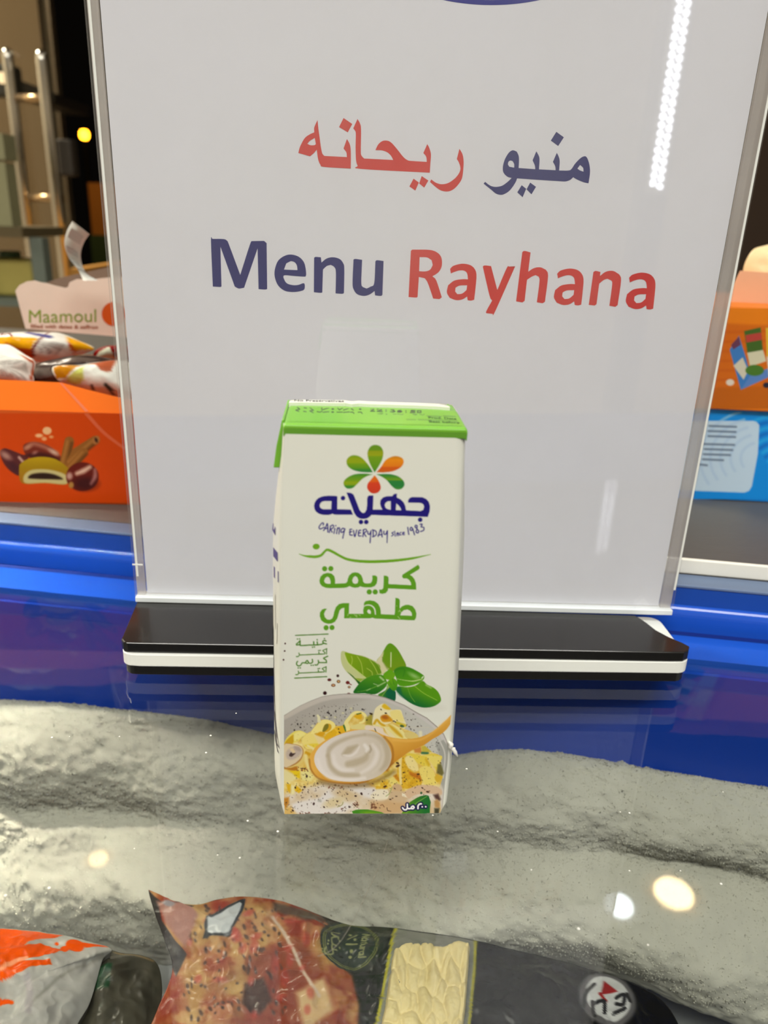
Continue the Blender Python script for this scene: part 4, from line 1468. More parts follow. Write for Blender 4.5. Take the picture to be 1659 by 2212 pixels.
P.poly([(1203, 562), (1245, 568), (1268, 590), (1270, 620), (1267, 725), (1300, 690), (1350, 668), (1400, 665), (1460, 685), (1500, 735), (1518, 800), (1510, 860), (1488, 897), (1440, 896), (900, 870),
        (862, 858), (820, 868), (770, 868), (437, 868), (442, 708), (400, 720), (370, 750), (352, 810), (335, 870), (300, 920), (250, 945), (200, 950), (140, 932), (95, 895), (73, 830), (80, 775),
        (110, 735), (150, 722), (182, 726), (155, 755), (138, 800), (150, 850), (185, 885), (225, 888), (260, 870), (278, 830), (290, 770), (315, 700), (360, 655), (420, 640), (514, 640), (508, 800),
        (728, 800), (722, 750), (733, 695), (735, 640), (755, 612), (820, 598), (890, 610), (945, 650), (975, 705), (985, 760), (987, 805), (1190, 815), (1198, 760)], GR2,
       [[(1275, 822), (1290, 780), (1330, 745), (1385, 735), (1425, 755), (1448, 790), (1450, 830)], [(836, 802), (800, 795), (780, 765), (795, 735), (820, 738), (838, 765)]])
P.stroke([(728, 692), (770, 671), (820, 670), (865, 692), (895, 735), (905, 805)], [10, 16, 18, 19, 20, 18], WHITE)
for c in ((169, 1008), (257, 1005)):
    P.dot(c, 38, GR2)
for q in [[(1265, 740), (1285, 775)], [(1250, 770), (1262, 755)], [(1240, 840), (1275, 880)], [(590, 810), (615, 835)], [(625, 815), (628, 850)], [(490, 830), (500, 800)], [(520, 855), (540, 850)], [(660, 815), (680, 825)],
          [(1222, 680), (1226, 684)]]:
    P.stroke(q, 9, (196, 210, 160), smooth=0, alpha=.8)
P.T = (625, 1360, 10.369)
SG_ = (72, 122, 28)
P.stroke([(140, 128), (868, 98)], 24, SG_, smooth=0)
P.stroke([(120, 1085), (838, 1052)], 24, SG_, smooth=0)
for q in [[(822, 252), (785, 240), (752, 258), (752, 285), (775, 305)], [(830, 318), (770, 308), (700, 332), (540, 345), (440, 345), (262, 356), (240, 335), (242, 250)], [(625, 275), (632, 338)],
          [(545, 270), (550, 340)], [(238, 248), (200, 290), (160, 322), (168, 345), (215, 335), (242, 328)]]:
    P.stroke(q, 28, SG_, smooth=3)
for c in ((787, 198), (625, 225), (182, 208), (232, 206), (520, 392), (562, 388)):
    P.dot(c, 16, SG_)
for oy in (0, 404):
    for q in [[(838, 425), (832, 545)], [(838, 428), (750, 468), (792, 505), (790, 540), (700, 546)], [(790, 541), (665, 548), (240, 568)], [(662, 500), (666, 545)], [(652, 468), (698, 462)],
              [(215, 525), (225, 565), (200, 600), (158, 602)]]:
        P.stroke([(x - (14 if oy else 0), y + oy) for x, y in q], 22, SG_, smooth=2)
for q in [[(860, 595), (768, 640), (822, 680), (832, 738)], [(832, 738), (668, 738)], [(648, 688), (655, 740), (620, 790), (575, 788)], [(515, 665), (520, 720), (490, 750), (440, 745), (402, 690), (362, 735), (400, 755), (436, 740)],
          [(365, 745), (300, 740), (275, 760), (250, 800), (200, 810), (165, 780), (165, 740), (185, 710)]]:
    P.stroke(q, 27, SG_, smooth=3)
for c in ((490, 798), (535, 795), (200, 857), (245, 855)):
    P.dot(c, 16, SG_)
for c, r1, r2, col, inner in (((1085, 1032), 32, 30, (52, 18, 16), 0), ((897, 1123), 44, 32, (86, 24, 24), 0), ((1102, 1160), 42, 36, (104, 62, 24), 1), ((985, 1245), 48, 34, (110, 56, 34), 1), ((1307, 1185), 44, 38, (106, 34, 28), 0),
                              ((1340, 1285), 32, 27, (96, 62, 44), 1), ((797, 1420), 42, 42, (48, 14, 14), 0), ((1330, 1432), 36, 20, (104, 50, 46), 0)):
    P.dot(c, r1, col, r2)
    if inner:
        P.dot((c[0] + 2, c[1] - 2), r1 * .55, (206, 166, 108), r2 * .5)
P.stroke([(1335, 1205), (1388, 1233)], 20, (130, 40, 36))

# basil
P.T = (720, 1380, 6.636)
PALE = (188, 194, 134)


def grn(c0, c1, p0, p1):
    return lg(P.t(p0), P.t(p1), c0, c1)


P.dot((1330, 990), 240, (206, 204, 190), 50, .0, feather=8, alpha=.6)
P.poly([(640, 800), (740, 740), (790, 690), (880, 740), (897, 800), (880, 890), (800, 860), (700, 830)], grn((70, 130, 24), (12, 92, 56), (680, 760), (780, 760)), smooth=3)
P.stroke([(790, 700), (740, 760), (690, 830)], 12, (120, 160, 60))
P.poly([(112, 190), (150, 173), (230, 200), (330, 225), (420, 240), (520, 280), (620, 330), (680, 400), (740, 470), (700, 510), (600, 515), (520, 540), (440, 590), (372, 650), (300, 580), (240, 520), (180, 460), (130, 380), (108, 290)],
       PALE, smooth=3)
P.poly([(200, 470), (250, 520), (320, 590), (368, 655), (392, 625), (330, 580), (270, 520)], (36, 92, 26), smooth=3)
P.poly([(165, 200), (230, 205), (420, 250), (520, 290), (630, 360), (690, 480), (640, 505), (520, 535), (460, 555), (380, 500), (290, 420), (205, 330)], grn((126, 160, 8), (98, 140, 14), (200, 220), (600, 480)), smooth=3)
P.poly([(300, 560), (420, 570), (460, 560), (380, 612)], (130, 160, 30), alpha=.8)
P.stroke([(160, 225), (215, 345), (330, 450), (465, 558)], 13, (196, 208, 128))
for q in [[(260, 245), (272, 300), (258, 375)], [(345, 250), (400, 350), (425, 505)], [(515, 288), (590, 400), (640, 505)], [(480, 420), (550, 470), (560, 520)]]:
    P.stroke(q, 9, (172, 192, 80))
P.poly([(810, 62), (850, 75), (900, 120), (950, 190), (1000, 280), (1035, 350), (1040, 400), (960, 400), (880, 440), (850, 470), (770, 440), (720, 500), (690, 440), (620, 322), (680, 240), (730, 150), (770, 85)],
       grn((92, 146, 6), (112, 146, 18), (830, 80), (850, 450)), smooth=3)
P.poly([(615, 325), (690, 225), (725, 180), (700, 300), (720, 350), (770, 430), (725, 500), (690, 470), (665, 380)], (204, 200, 156), smooth=3, feather=2)
P.poly([(715, 320), (760, 390), (800, 430), (770, 435), (730, 380)], (170, 180, 110), smooth=3, feather=2)
P.stroke([(828, 195), (826, 300), (824, 400)], 13, (206, 216, 160))
P.stroke([(700, 260), (720, 330), (775, 420)], 7, (110, 130, 50))
P.poly([(930, 680), (1060, 690), (1180, 665), (1280, 600), (1340, 650), (1440, 700), (1510, 770), (1545, 870), (1510, 925), (1420, 972), (1300, 985), (1180, 955), (1060, 890), (960, 800), (900, 735)],
       grn((84, 146, 8), (14, 96, 46), (1260, 760), (1180, 960)), smooth=3)
P.poly([(900, 700), (960, 690), (990, 790), (1060, 870), (980, 830), (920, 770)], (18, 96, 62), smooth=3, feather=5, alpha=.8)
P.stroke([(1160, 672), (1300, 780), (1485, 878)], 9, (142, 184, 62))
P.stroke([(1065, 700), (1110, 820), (1170, 905)], 8, (110, 160, 50))
P.stroke([(1330, 660), (1400, 700)], 26, (196, 210, 170), feather=3, alpha=.5)
P.poly([(865, 460), (920, 410), (1000, 393), (1100, 410), (1200, 460), (1280, 510), (1305, 545), (1280, 595), (1200, 640), (1100, 672), (1000, 680), (930, 655), (900, 560)],
       grn((56, 128, 14), (84, 150, 12), (1000, 400), (1050, 660)), smooth=3)
P.stroke([(870, 470), (940, 430), (1020, 440), (1000, 540)], 9, (40, 108, 20), alpha=.7)
P.dot((1160, 530), 75, (168, 200, 140), 26, .5, feather=7, alpha=.7)
P.stroke([(900, 570), (1060, 598), (1160, 602), (1275, 575)], [4, 8, 14, 8], (196, 218, 140))
P.stroke([(1270, 560), (1290, 540)], 16, (214, 224, 190))
P.poly([(285, 765), (330, 690), (400, 610), (500, 545), (600, 515), (700, 515), (750, 570), (772, 640), (740, 700), (660, 765), (580, 795), (450, 780), (340, 782)], grn((74, 138, 18), (26, 100, 26), (560, 560), (520, 790)), smooth=3)
P.stroke([(330, 760), (450, 740), (570, 700), (745, 620)], [3, 6, 8, 7], (120, 172, 60))
for q, w in (([(635, 680), (745, 620)], 15), ([(580, 640), (640, 660)], 14), ([(480, 740), (530, 715)], 10), ([(670, 545), (720, 590)], 26)):
    P.stroke(q, w, (186, 208, 160), feather=2.0, alpha=.75, smooth=0)
P.stroke([(570, 625), (640, 655)], 6, (30, 84, 16), smooth=0)
P.poly([(715, 512), (760, 465), (810, 440), (870, 480), (885, 530), (850, 578), (785, 585), (735, 560)], grn((92, 158, 10), (104, 160, 18), (760, 480), (840, 570)), smooth=3)
P.poly([(770, 635), (810, 580), (870, 565), (918, 620), (915, 690), (882, 745), (830, 722)], grn((98, 160, 12), (66, 138, 16), (800, 600), (880, 730)), smooth=3)
P.stroke([(850, 570), (870, 650)], 7, (56, 112, 20))
P.stroke([(800, 600), (830, 660)], 10, (60, 120, 20), alpha=.7)
P.dot((780, 690), 18, (140, 176, 90), 26)
P.T = (0, 0, 1)

# bowl
BOWL = [(612, 1546), (631, 1534), (648, 1524), (672, 1513), (696, 1504), (720, 1500), (745, 1498), (769, 1498), (800, 1499.5), (815, 1502), (832, 1506), (851, 1513), (874, 1522.5), (898, 1537), (922.6, 1550.3), (946.7, 1571), (958.8, 1585),
        (964.8, 1598.5), (968.2, 1610.6), (967, 1640), (960, 1700), (954, 1764), (612, 1764)]
P.poly(BOWL, (150, 142, 134), raw=True)
P.poly([(x - (1.2 if x > 612 else 0), y + 1.6) for x, y in BOWL], lg((612, 0), (960, 0), (186, 178, 166), (196, 192, 188)), raw=True)
INB = [(612, 1556), (631, 1547), (648, 1537), (672, 1525), (696, 1516), (720, 1510), (745, 1507.5), (775, 1507.5), (800, 1509), (815, 1510.5), (835, 1515), (852, 1522), (868, 1529), (892, 1541.5), (911, 1553.5), (935, 1570.5), (950, 1588),
       (958, 1604), (961, 1630), (957, 1660), (950, 1764), (612, 1764)]
P.poly(INB, lg((612, 1560), (900, 1540), (162, 156, 146), (188, 187, 178)), raw=True, feather=1.6)
P.poly([(612, 1556), (648, 1537), (696, 1516), (745, 1508), (800, 1509), (760, 1520), (700, 1530), (650, 1552), (612, 1580)], (166, 160, 152), raw=True, feather=8, alpha=.6)
P.poly([(958, 1598), (968, 1612), (966, 1650), (958, 1705), (950, 1690), (955, 1650), (940, 1605)], (158, 158, 150), raw=True, feather=3)
P.stroke([(950, 1600), (961, 1630), (957, 1680)], 3, (196, 194, 186), feather=2)


def specks(n, x0, x1, y0, y1, col=(44, 34, 30), rmin=.5, rmax=1.7, inside=None, alpha=.85):
    for _ in range(n):
        x, y = rng.uniform(x0, x1), rng.uniform(y0, y1)
        if inside and not inside(x, y):
            continue
        r = rng.uniform(rmin, rmax) * rng.uniform(.6, 1)
        c = np.array(col) + rng.uniform(-12, 30)
        P.dot((x, y), r * 1.3, c, r * rng.uniform(.5, 1), rng.uniform(0, 3), alpha=alpha * rng.uniform(.55, 1))


inb = lambda x, y: y > np.interp(x, [612, 648, 696, 745, 800, 852, 892, 935, 960], [1566, 1542, 1521, 1514, 1514, 1528, 1548, 1580, 1610])
specks(120, 615, 790, 1520, 1600, inside=inb)
specks(60, 690, 765, 1522, 1560, inside=inb)
specks(60, 870, 955, 1535, 1600, inside=inb)
specks(26, 918, 950, 1600, 1630, inside=inb)
for x, y in ((708, 1539), (711, 1541), (715, 1545), (725, 1536), (747, 1533), (678, 1546), (643, 1564), (636, 1577), (783, 1532), (800, 1541), (802, 1545), (649, 1571)):
    P.dot((x, y), 2.2, (36, 28, 26), 1.6, rng.uniform(0, 3))
for x, y in ((706, 1549), (724, 1549), (741, 1540), (758, 1530), (675, 1568)):
    P.dot((x, y), 3, (200, 196, 160), 2, feather=2)
# pasta bed
BED = [(612, 1610), (616, 1600), (636, 1579), (648, 1578), (663, 1584), (672, 1579), (687, 1559), (696, 1554), (714, 1557), (723, 1567), (739, 1568), (745, 1560), (758, 1548), (769, 1537), (781, 1536), (792, 1549), (793, 1562), (804, 1563), (807, 1544),
       (811, 1531), (830, 1519.5), (846, 1533), (865, 1533), (872, 1550), (877, 1565), (873, 1574), (895, 1582), (903, 1592), (916, 1610), (932, 1624), (955, 1633), (948, 1658), (957, 1676), (950, 1700), (953, 1764), (612, 1764)]
bw0 = P.X, P.Y
nzA = vnoise(np.random.default_rng(3), P.X, P.Y, 26)
nzB = vnoise(np.random.default_rng(5), P.X, P.Y, 11)
nzC = vnoise(np.random.default_rng(6), P.X, P.Y, 5)


def noisecol(c0, c1, n):
    def f(X, Y):
        j, i = np.round((Y - P.y0) * P.res).astype(int), np.round((X - P.x0) * P.res).astype(int)
        t = np.clip((n[j, i] - .25) / .5, 0, 1)[..., None]
        return np.array(c0, float) * (1 - t) + np.array(c1, float) * t
    return f


P.poly(BED, noisecol((204, 160, 52), (230, 216, 150), nzB * .6 + nzA * .4), raw=True)
P.poly([(612, 1715), (660, 1700), (700, 1690), (760, 1692), (830, 1700), (880, 1716), (920, 1705), (953, 1698), (953, 1764), (612, 1764)], noisecol((196, 172, 132), (214, 204, 190), nzA), raw=True, feather=12)
P.poly([(640, 1755), (628, 1740), (650, 1730), (690, 1722), (720, 1700), (748, 1692), (790, 1700), (830, 1705), (800, 1725), (770, 1712), (745, 1728), (760, 1745), (720, 1760), (680, 1764)], (214, 208, 202), raw=True, smooth=3, feather=7)
P.poly([(700, 1692), (760, 1700), (800, 1698), (790, 1690)], (188, 178, 160), raw=True, feather=6)
P.dot((745, 1715), 26, (200, 178, 140), 11, .2, feather=9, raw=True)
P.dot((722, 1733), 24, (206, 190, 150), 10, -.3, feather=8, raw=True)


# broad noodles
def noodle(pts, w, base, light, dark, alpha=1.0):
    P.stroke(pts, w, dark, feather=1.5, alpha=alpha)
    P.stroke([(x - .6, y - .8) for x, y in pts], np.array(w) * .86, base, feather=2, alpha=alpha)
    P.stroke([(x - w * .12, y - w * .16) for x, y in pts], np.array(w) * .4, light, feather=4, alpha=alpha * .8)


YB, YL, YD = (224, 204, 112), (236, 226, 164), (188, 140, 34)
P.T = (600, 1490, 8.295)
P.poly([(120, 980), (150, 880), (220, 800), (300, 745), (400, 728), (500, 770), (525, 800), (430, 850), (390, 900), (270, 960)], (222, 206, 96), smooth=3)
P.poly([(130, 980), (160, 900), (280, 800), (290, 880), (260, 970)], (196, 156, 24), smooth=3, feather=2)
P.poly([(290, 790), (400, 740), (500, 790), (420, 850), (300, 920)], (230, 220, 140), smooth=3, feather=3, alpha=.8)
P.stroke([(420, 900), (450, 850), (520, 805)], 12, (120, 100, 40))
P.poly([(420, 880), (600, 760), (720, 870), (760, 1000), (560, 1060), (480, 1010)], (228, 210, 120), smooth=3)
P.poly([(480, 990), (700, 960), (770, 1010), (600, 1040)], (222, 196, 60), smooth=3, feather=3)
P.poly([(590, 770), (680, 640), (760, 560), (850, 530), (960, 555), (1025, 610), (1025, 680), (980, 720), (900, 760), (830, 790), (700, 770), (640, 790)], (232, 216, 130), smooth=3)
P.poly([(800, 745), (830, 640), (880, 605), (950, 620), (960, 690), (910, 745), (850, 760)], (206, 160, 34), smooth=3)
P.poly([(800, 745), (825, 660), (860, 615), (905, 612), (905, 680), (850, 740)], (124, 116, 36), smooth=3)
P.poly([(690, 800), (760, 750), (850, 770), (800, 830), (740, 830)], (210, 156, 22), smooth=3, feather=2)
P.poly([(650, 800), (760, 840), (890, 880), (880, 930), (760, 990), (700, 900)], (226, 206, 150), smooth=3, feather=4)
P.poly([(830, 850), (1000, 700), (1160, 640), (1230, 700), (1190, 780), (1000, 850), (900, 915)], (218, 170, 28), smooth=3, feather=2)
P.stroke([(1020, 690), (1080, 760), (1060, 800)], 24, (232, 190, 60), feather=3)
P.stroke([(1190, 640), (1225, 730)], 44, (58, 108, 42))
P.dot((1090, 700), 12, (60, 50, 20))
P.dot((1110, 765), 26, (90, 54, 20), 12, .6)
P.poly([(1310, 640), (1450, 600), (1520, 610), (1640, 640), (1700, 720), (1320, 720)], (218, 204, 130), feather=3)
P.stroke([(1260, 740), (1250, 660), (1225, 590), (1280, 510), (1360, 420), (1450, 400), (1540, 430), (1575, 500), (1530, 570), (1470, 590)], [70, 80, 70, 60, 50, 40, 50, 56, 44, 30], (228, 216, 140))
P.poly([(1360, 480), (1420, 430), (1500, 430), (1500, 520), (1430, 520), (1390, 500)], (216, 168, 24), smooth=3, feather=2)
P.stroke([(1420, 435), (1490, 418)], 22, (90, 110, 40))
P.stroke([(740, 560), (735, 490), (715, 460)], [60, 50, 40], (216, 210, 170))
P.dot((630, 645), 26, (206, 200, 160), 20, feather=3)
P.poly([(500, 1100), (560, 1120), (600, 1160), (560, 1180), (490, 1150)], (202, 152, 24), smooth=3, feather=3)
P.stroke([(540, 1000), (640, 1060), (640, 1150)], 40, (226, 212, 150), feather=3)
P.stroke([(500, 1180), (520, 1300), (560, 1400)], 60, (224, 208, 140), feather=4)
P.T = (790, 1490, 8.295)
P.poly([(0, 500), (120, 420), (130, 640), (0, 620)], (160, 146, 50), feather=5)
P.poly([(120, 630), (140, 450), (170, 340), (250, 270), (330, 245), (390, 280), (460, 355), (620, 355), (660, 450), (690, 540), (722, 610), (690, 700), (600, 640), (480, 570), (420, 600), (250, 640)], (226, 216, 170), smooth=3)
P.poly([(290, 300), (330, 248), (385, 280), (450, 350), (360, 350)], (214, 176, 34), smooth=3, feather=3)
P.poly([(450, 380), (610, 370), (680, 560), (600, 560), (470, 520), (440, 440)], (228, 212, 130), smooth=3, feather=3)
P.poly([(260, 500), (300, 460), (380, 440), (470, 520), (480, 560), (380, 575), (300, 570)], (206, 146, 22), smooth=3, feather=3)
P.dot((345, 490), 62, (170, 96, 24), 36, .2, feather=4)
P.stroke([(150, 610), (200, 540), (260, 600), (330, 640)], 40, (204, 160, 26), feather=3)
P.poly([(125, 630), (200, 620), (280, 650), (420, 660), (420, 610), (560, 650), (680, 750), (750, 870), (700, 880), (480, 850), (330, 680), (200, 670)], (224, 212, 140), smooth=3)
P.poly([(420, 620), (520, 680), (640, 800), (660, 860), (560, 800), (440, 680)], (204, 164, 40), smooth=3, feather=4)
P.poly([(330, 660), (400, 720), (540, 850), (440, 840), (360, 740)], (226, 212, 160), smooth=3)
P.stroke([(560, 590), (700, 640)], 50, (200, 176, 40), feather=4)
P.dot((650, 650), 40, (70, 100, 50), 24, .3)
P.poly([(700, 760), (870, 765), (950, 850), (740, 870)], (212, 192, 116), smooth=3, feather=2)
P.stroke([(980, 760), (985, 840)], 60, (216, 212, 180), feather=3)
for x, y, r in ((360, 418, 22), (500, 560, 18), (530, 575, 16), (275, 352, 16), (30, 672, 20), (625, 700, 12), (100, 430, 26), (20, 540, 16), (930, 655, 18), (780, 660, 16), (855, 435, 14), (815, 540, 14), (865, 720, 12), (560, 545, 12)):
    P.dot((x, y), r, (52, 36, 24), r * .6, rng.uniform(-.5, 1))
P.dot((860, 670), 250, (206, 196, 168), 0.1)
P.poly([(0, 640), (120, 640), (300, 680), (330, 760), (430, 840), (300, 820), (160, 730), (0, 720)], (222, 206, 186), smooth=3, feather=3)
P.stroke([(160, 690), (185, 750)], 14, (60, 66, 40))
P.poly([(860, 1060), (990, 1020), (1000, 1130), (880, 1120)], (196, 130, 60), feather=3)
P.poly([(1000, 1010), (1060, 1000), (1180, 1110), (1010, 1120)], (190, 172, 60), feather=3)
P.stroke([(1010, 1130), (1110, 1135)], 40, (56, 108, 70), feather=3)
P.poly([(720, 1150), (860, 1140), (1000, 1180), (1180, 1140), (1365, 1190), (1350, 1260), (1300, 1420), (1200, 1430), (900, 1300)], (220, 196, 70), smooth=2, feather=2)
P.T = (790, 1630, 8.295)
P.poly([(1030, 10), (1365, 30), (1345, 90), (1275, 220), (1180, 200), (1120, 60)], (224, 206, 104), feather=2)
P.poly([(600, 60), (720, 20), (760, 240), (980, 420), (980, 560), (740, 610), (600, 560), (560, 400)], noisecol((202, 154, 26), (218, 178, 50), nzC), smooth=2, feather=3)
P.poly([(490, 380), (560, 340), (620, 480), (560, 470)], (196, 132, 24), feather=3)
P.stroke([(620, 50), (615, 260), (630, 520)], [60, 50, 44], (226, 206, 136), feather=2)
P.poly([(700, 60), (800, 20), (900, 120), (950, 250), (940, 290), (850, 290), (740, 200)], (228, 210, 140), smooth=3, feather=3)
P.poly([(780, 300), (860, 330), (960, 340), (1000, 460), (900, 420), (800, 370)], (186, 112, 24), smooth=3, feather=4)
P.poly([(960, 250), (1100, 200), (1210, 280), (1260, 420), (1290, 500), (1200, 555), (1080, 560), (1000, 420)], (226, 206, 108), smooth=3, feather=2)
P.poly([(1100, 60), (1180, 160), (1250, 260), (1265, 340), (1230, 300), (1150, 200)], (224, 200, 130), smooth=3, feather=3)
P.poly([(1080, 40), (1160, 180), (1120, 210), (1060, 90)], (206, 170, 36), feather=4)
P.poly([(1230, 400), (1300, 365), (1385, 400), (1320, 480), (1270, 490)], (206, 168, 46), smooth=2, feather=2)
P.poly([(1290, 170), (1350, 160), (1400, 330), (1370, 380), (1270, 330)], (106, 100, 52), feather=4)
P.poly([(340, 340), (500, 260), (470, 380), (330, 430)], (206, 186, 70), feather=4)
P.stroke([(300, 440), (420, 410), (500, 330)], 36, (228, 216, 150), feather=3)
P.poly([(120, 480), (300, 430), (380, 440), (460, 560), (380, 620), (190, 620)], noisecol((208, 160, 30), (222, 200, 100), nzC), feather=6)
P.poly([(400, 400), (480, 400), (640, 540), (520, 560), (420, 500)], (222, 204, 110), feather=4)
P.poly([(80, 760), (130, 680), (240, 625), (390, 630), (420, 720), (380, 800), (230, 830)], (224, 214, 188), smooth=3, feather=3)
P.poly([(420, 640), (640, 640), (780, 700), (750, 800), (700, 830), (420, 830)], (196, 170, 134), feather=6)
P.poly([(100, 840), (420, 820), (760, 860), (640, 1060), (100, 1070)], (194, 160, 116), feather=10)
P.poly([(650, 690), (780, 710), (745, 770), (650, 740)], (226, 216, 190), feather=2)
P.poly([(480, 560), (560, 520), (640, 560), (640, 640), (500, 640)], (196, 164, 124), smooth=3, feather=3)
P.poly([(700, 660), (900, 560), (1050, 540), (1250, 560), (1360, 640), (1350, 720), (1200, 700), (1000, 700), (850, 740), (770, 790)], (204, 174, 142), smooth=3, feather=3)
P.poly([(1210, 720), (1300, 700), (1345, 800), (1320, 830), (1250, 790)], (84, 56, 48), feather=5)
P.poly([(1230, 830), (1280, 800), (1330, 860), (1320, 960), (1240, 940)], (178, 138, 84), feather=4)
P.poly([(1230, 960), (1320, 960), (1310, 1070), (1230, 1070)], (66, 64, 44), feather=4)
P.dot((995, 685), 20, (40, 84, 50), 22)
for x, y, r in ((680, 320, 22), (940, 350, 28), (1015, 595, 22), (1110, 665, 30), (520, 605, 18), (520, 522, 14), (575, 200, 40), (570, 150, 30), (700, 475, 20), (690, 410, 14), (725, 437, 14), (125, 520, 18), (140, 636, 18), (138, 770, 16), (548, 745, 20),
                (480, 780, 16), (440, 800, 22), (512, 878, 10), (975, 470, 14), (1340, 145, 16), (345, 570, 34), (300, 480, 18)):
    P.dot((x, y), r, (66, 40, 26), r * .55, rng.uniform(-.6, .8), alpha=.9)
for _ in range(26):
    P.dot((rng.uniform(95, 215), rng.uniform(870, 975)), rng.uniform(8, 20), (100, 56, 36), rng.uniform(6, 11), rng.uniform(0, 3), alpha=.85)
P.stroke([(380, 950), (395, 1000), (450, 1012)], 12, (86, 60, 36))
P.stroke([(265, 910), (300, 895), (330, 935)], 12, (120, 72, 40))
P.stroke([(360, 745), (420, 700), (450, 640), (470, 580)], 10, (130, 150, 70))
P.T = (600, 1630, 8.295)
P.poly([(100, 0), (460, 0), (470, 100), (400, 170), (330, 230), (105, 250)], (214, 190, 110), feather=3)
P.poly([(105, 0), (420, 0), (400, 80), (300, 170), (210, 215), (105, 240)], (208, 190, 156), smooth=2, feather=3)
P.dot((245, 5), 120, (176, 160, 150), 60, feather=8, alpha=.8)
P.dot((235, 5), 34, (58, 40, 36), 26)
P.poly([(110, 245), (240, 235), (340, 205), (345, 285), (220, 275)], (176, 112, 30), smooth=2, feather=3)
P.poly([(200, 290), (400, 285), (400, 420), (350, 420), (260, 330)], (222, 190, 24), feather=3)
P.poly([(105, 260), (260, 330), (360, 430), (260, 470), (105, 470)], (220, 208, 150), feather=5)
P.poly([(410, 300), (560, 280), (640, 420), (600, 470), (430, 460)], (222, 212, 140), feather=5)
P.poly([(150, 520), (240, 530), (220, 690), (180, 640)], (212, 168, 26), feather=3)
P.poly([(285, 600), (340, 560), (440, 640), (380, 690), (310, 650)], (216, 172, 26), feather=3)
P.poly([(105, 780), (200, 760), (200, 860), (150, 980), (105, 960)], (182, 122, 36), feather=5)
P.poly([(240, 540), (300, 560), (300, 700), (240, 720)], (224, 216, 160), feather=5)
P.poly([(105, 960), (240, 920), (330, 1070), (105, 1100)], (206, 170, 96), feather=8)
P.T = (600, 1490, 8.295)
P.poly([(104, 990), (270, 968), (400, 1000), (455, 1065), (458, 1140), (430, 1225), (380, 1290), (290, 1350), (190, 1385), (104, 1390)], (170, 118, 56), smooth=3, feather=2)
P.poly([(104, 995), (265, 975), (390, 1005), (442, 1068), (444, 1140), (415, 1215), (360, 1275), (270, 1335), (104, 1375)], (212, 194, 160), smooth=3, feather=2)
P.poly([(150, 1120), (230, 1040), (340, 1020), (415, 1060), (420, 1130), (360, 1200), (260, 1250), (170, 1230)], (186, 170, 156), smooth=3, feather=5)
P.poly([(290, 1010), (380, 1020), (420, 1080), (380, 1100), (310, 1060)], (168, 150, 138), smooth=3, feather=4)
P.poly([(215, 1060), (265, 1040), (310, 1100), (290, 1140), (250, 1110)], (214, 190, 148), smooth=3, feather=3)
P.poly([(205, 1160), (240, 1115), (262, 1140), (320, 1132), (285, 1170), (255, 1195), (215, 1190)], (64, 46, 44), smooth=2, feather=2)
P.T = (0, 0, 1)
specks(150, 615, 830, 1690, 1760, (64, 44, 34), .5, 1.8)
specks(50, 825, 930, 1660, 1725, (70, 46, 26), .5, 1.6)
specks(40, 636, 680, 1655, 1710, (80, 52, 24), .5, 1.8)
P.T = (600, 1630, 8.295)
for cx, cy, n in ((480, 260, 10), (540, 1050, 16), (430, 1075, 12), (880, 1070, 22), (1020, 1085, 10), (1400, 900, 16), (1190, 970, 8), (950, 610, 10), (1130, 590, 10), (1370, 545, 6), (400, 260, 8)):
    for _ in range(n):
        P.dot((cx + rng.normal(0, 34), cy + rng.normal(0, 22)), rng.uniform(7, 17), (92 + rng.uniform(-30, 30), 50, 36), rng.uniform(5, 10), rng.uniform(0, 3), alpha=.9)
for x, y, r in ((715, 512, 18), (1030, 545, 20), (700, 740, 14), (645, 880, 26), (845, 705, 18), (1075, 685, 14), (1250, 705, 14), (1065, 835, 18), (1500, 700, 26), (1395, 740, 22), (830, 940, 18), (270, 1000, 22), (370, 850, 14), (435, 770, 12), (1280, 935, 20), (1550, 560, 14),
                (1420, 550, 14), (480, 578, 24), (520, 385, 26), (315, 590, 20)):
    P.dot((x, y), r, (58, 34, 30), r * .7, rng.uniform(0, 2))
P.dot((750, 825), 30, (150, 150, 140), 20, feather=4, alpha=.8)
P.stroke([(1170, 850), (1150, 900), (1070, 935)], 12, (140, 140, 70))
# spoon
P.T = (0, 0, 1)
specks(60, 868, 952, 1630, 1700, (84, 60, 26), .4, 1.4)
specks(40, 616, 780, 1570, 1640, (120, 84, 30), .4, 1.2, alpha=.6)
WD, WL, WK = (206, 148, 48), (220, 168, 72), (150, 92, 26)
P.stroke([(690, 1688), (740, 1698), (800, 1692), (850, 1668)], 10, (120, 92, 50), feather=9, alpha=.6)
P.poly([(668, 1650), (670, 1630), (683, 1612), (705, 1597), (760, 1575), (805, 1577), (827, 1587), (842, 1592), (857.5, 1594.5), (872, 1596), (886, 1596), (900, 1594), (910.5, 1591), (923, 1586), (934.7, 1580), (946, 1571.5), (956, 1562), (966, 1553), (974.5, 1545),
        (973, 1565), (965, 1575), (956.4, 1583), (946, 1590), (934.7, 1596), (925, 1603), (916.6, 1609), (907, 1613), (898.5, 1616.6), (889, 1621), (880, 1626), (867, 1636), (857, 1643), (846, 1652), (826, 1668), (800, 1685), (775, 1692), (740, 1692), (705, 1686), (682, 1677), (671, 1664)],
       lg((860, 1590), (880, 1640), WL, (192, 132, 36)), raw=True)
P.stroke([(668, 1640), (672, 1662), (690, 1682), (735, 1692), (785, 1690), (826, 1667), (850, 1648)], 3.2, WK, feather=3, alpha=.7)
P.stroke([(830, 1592), (846, 1612), (848, 1640), (836, 1664)], 4, WK, feather=4, alpha=.7)
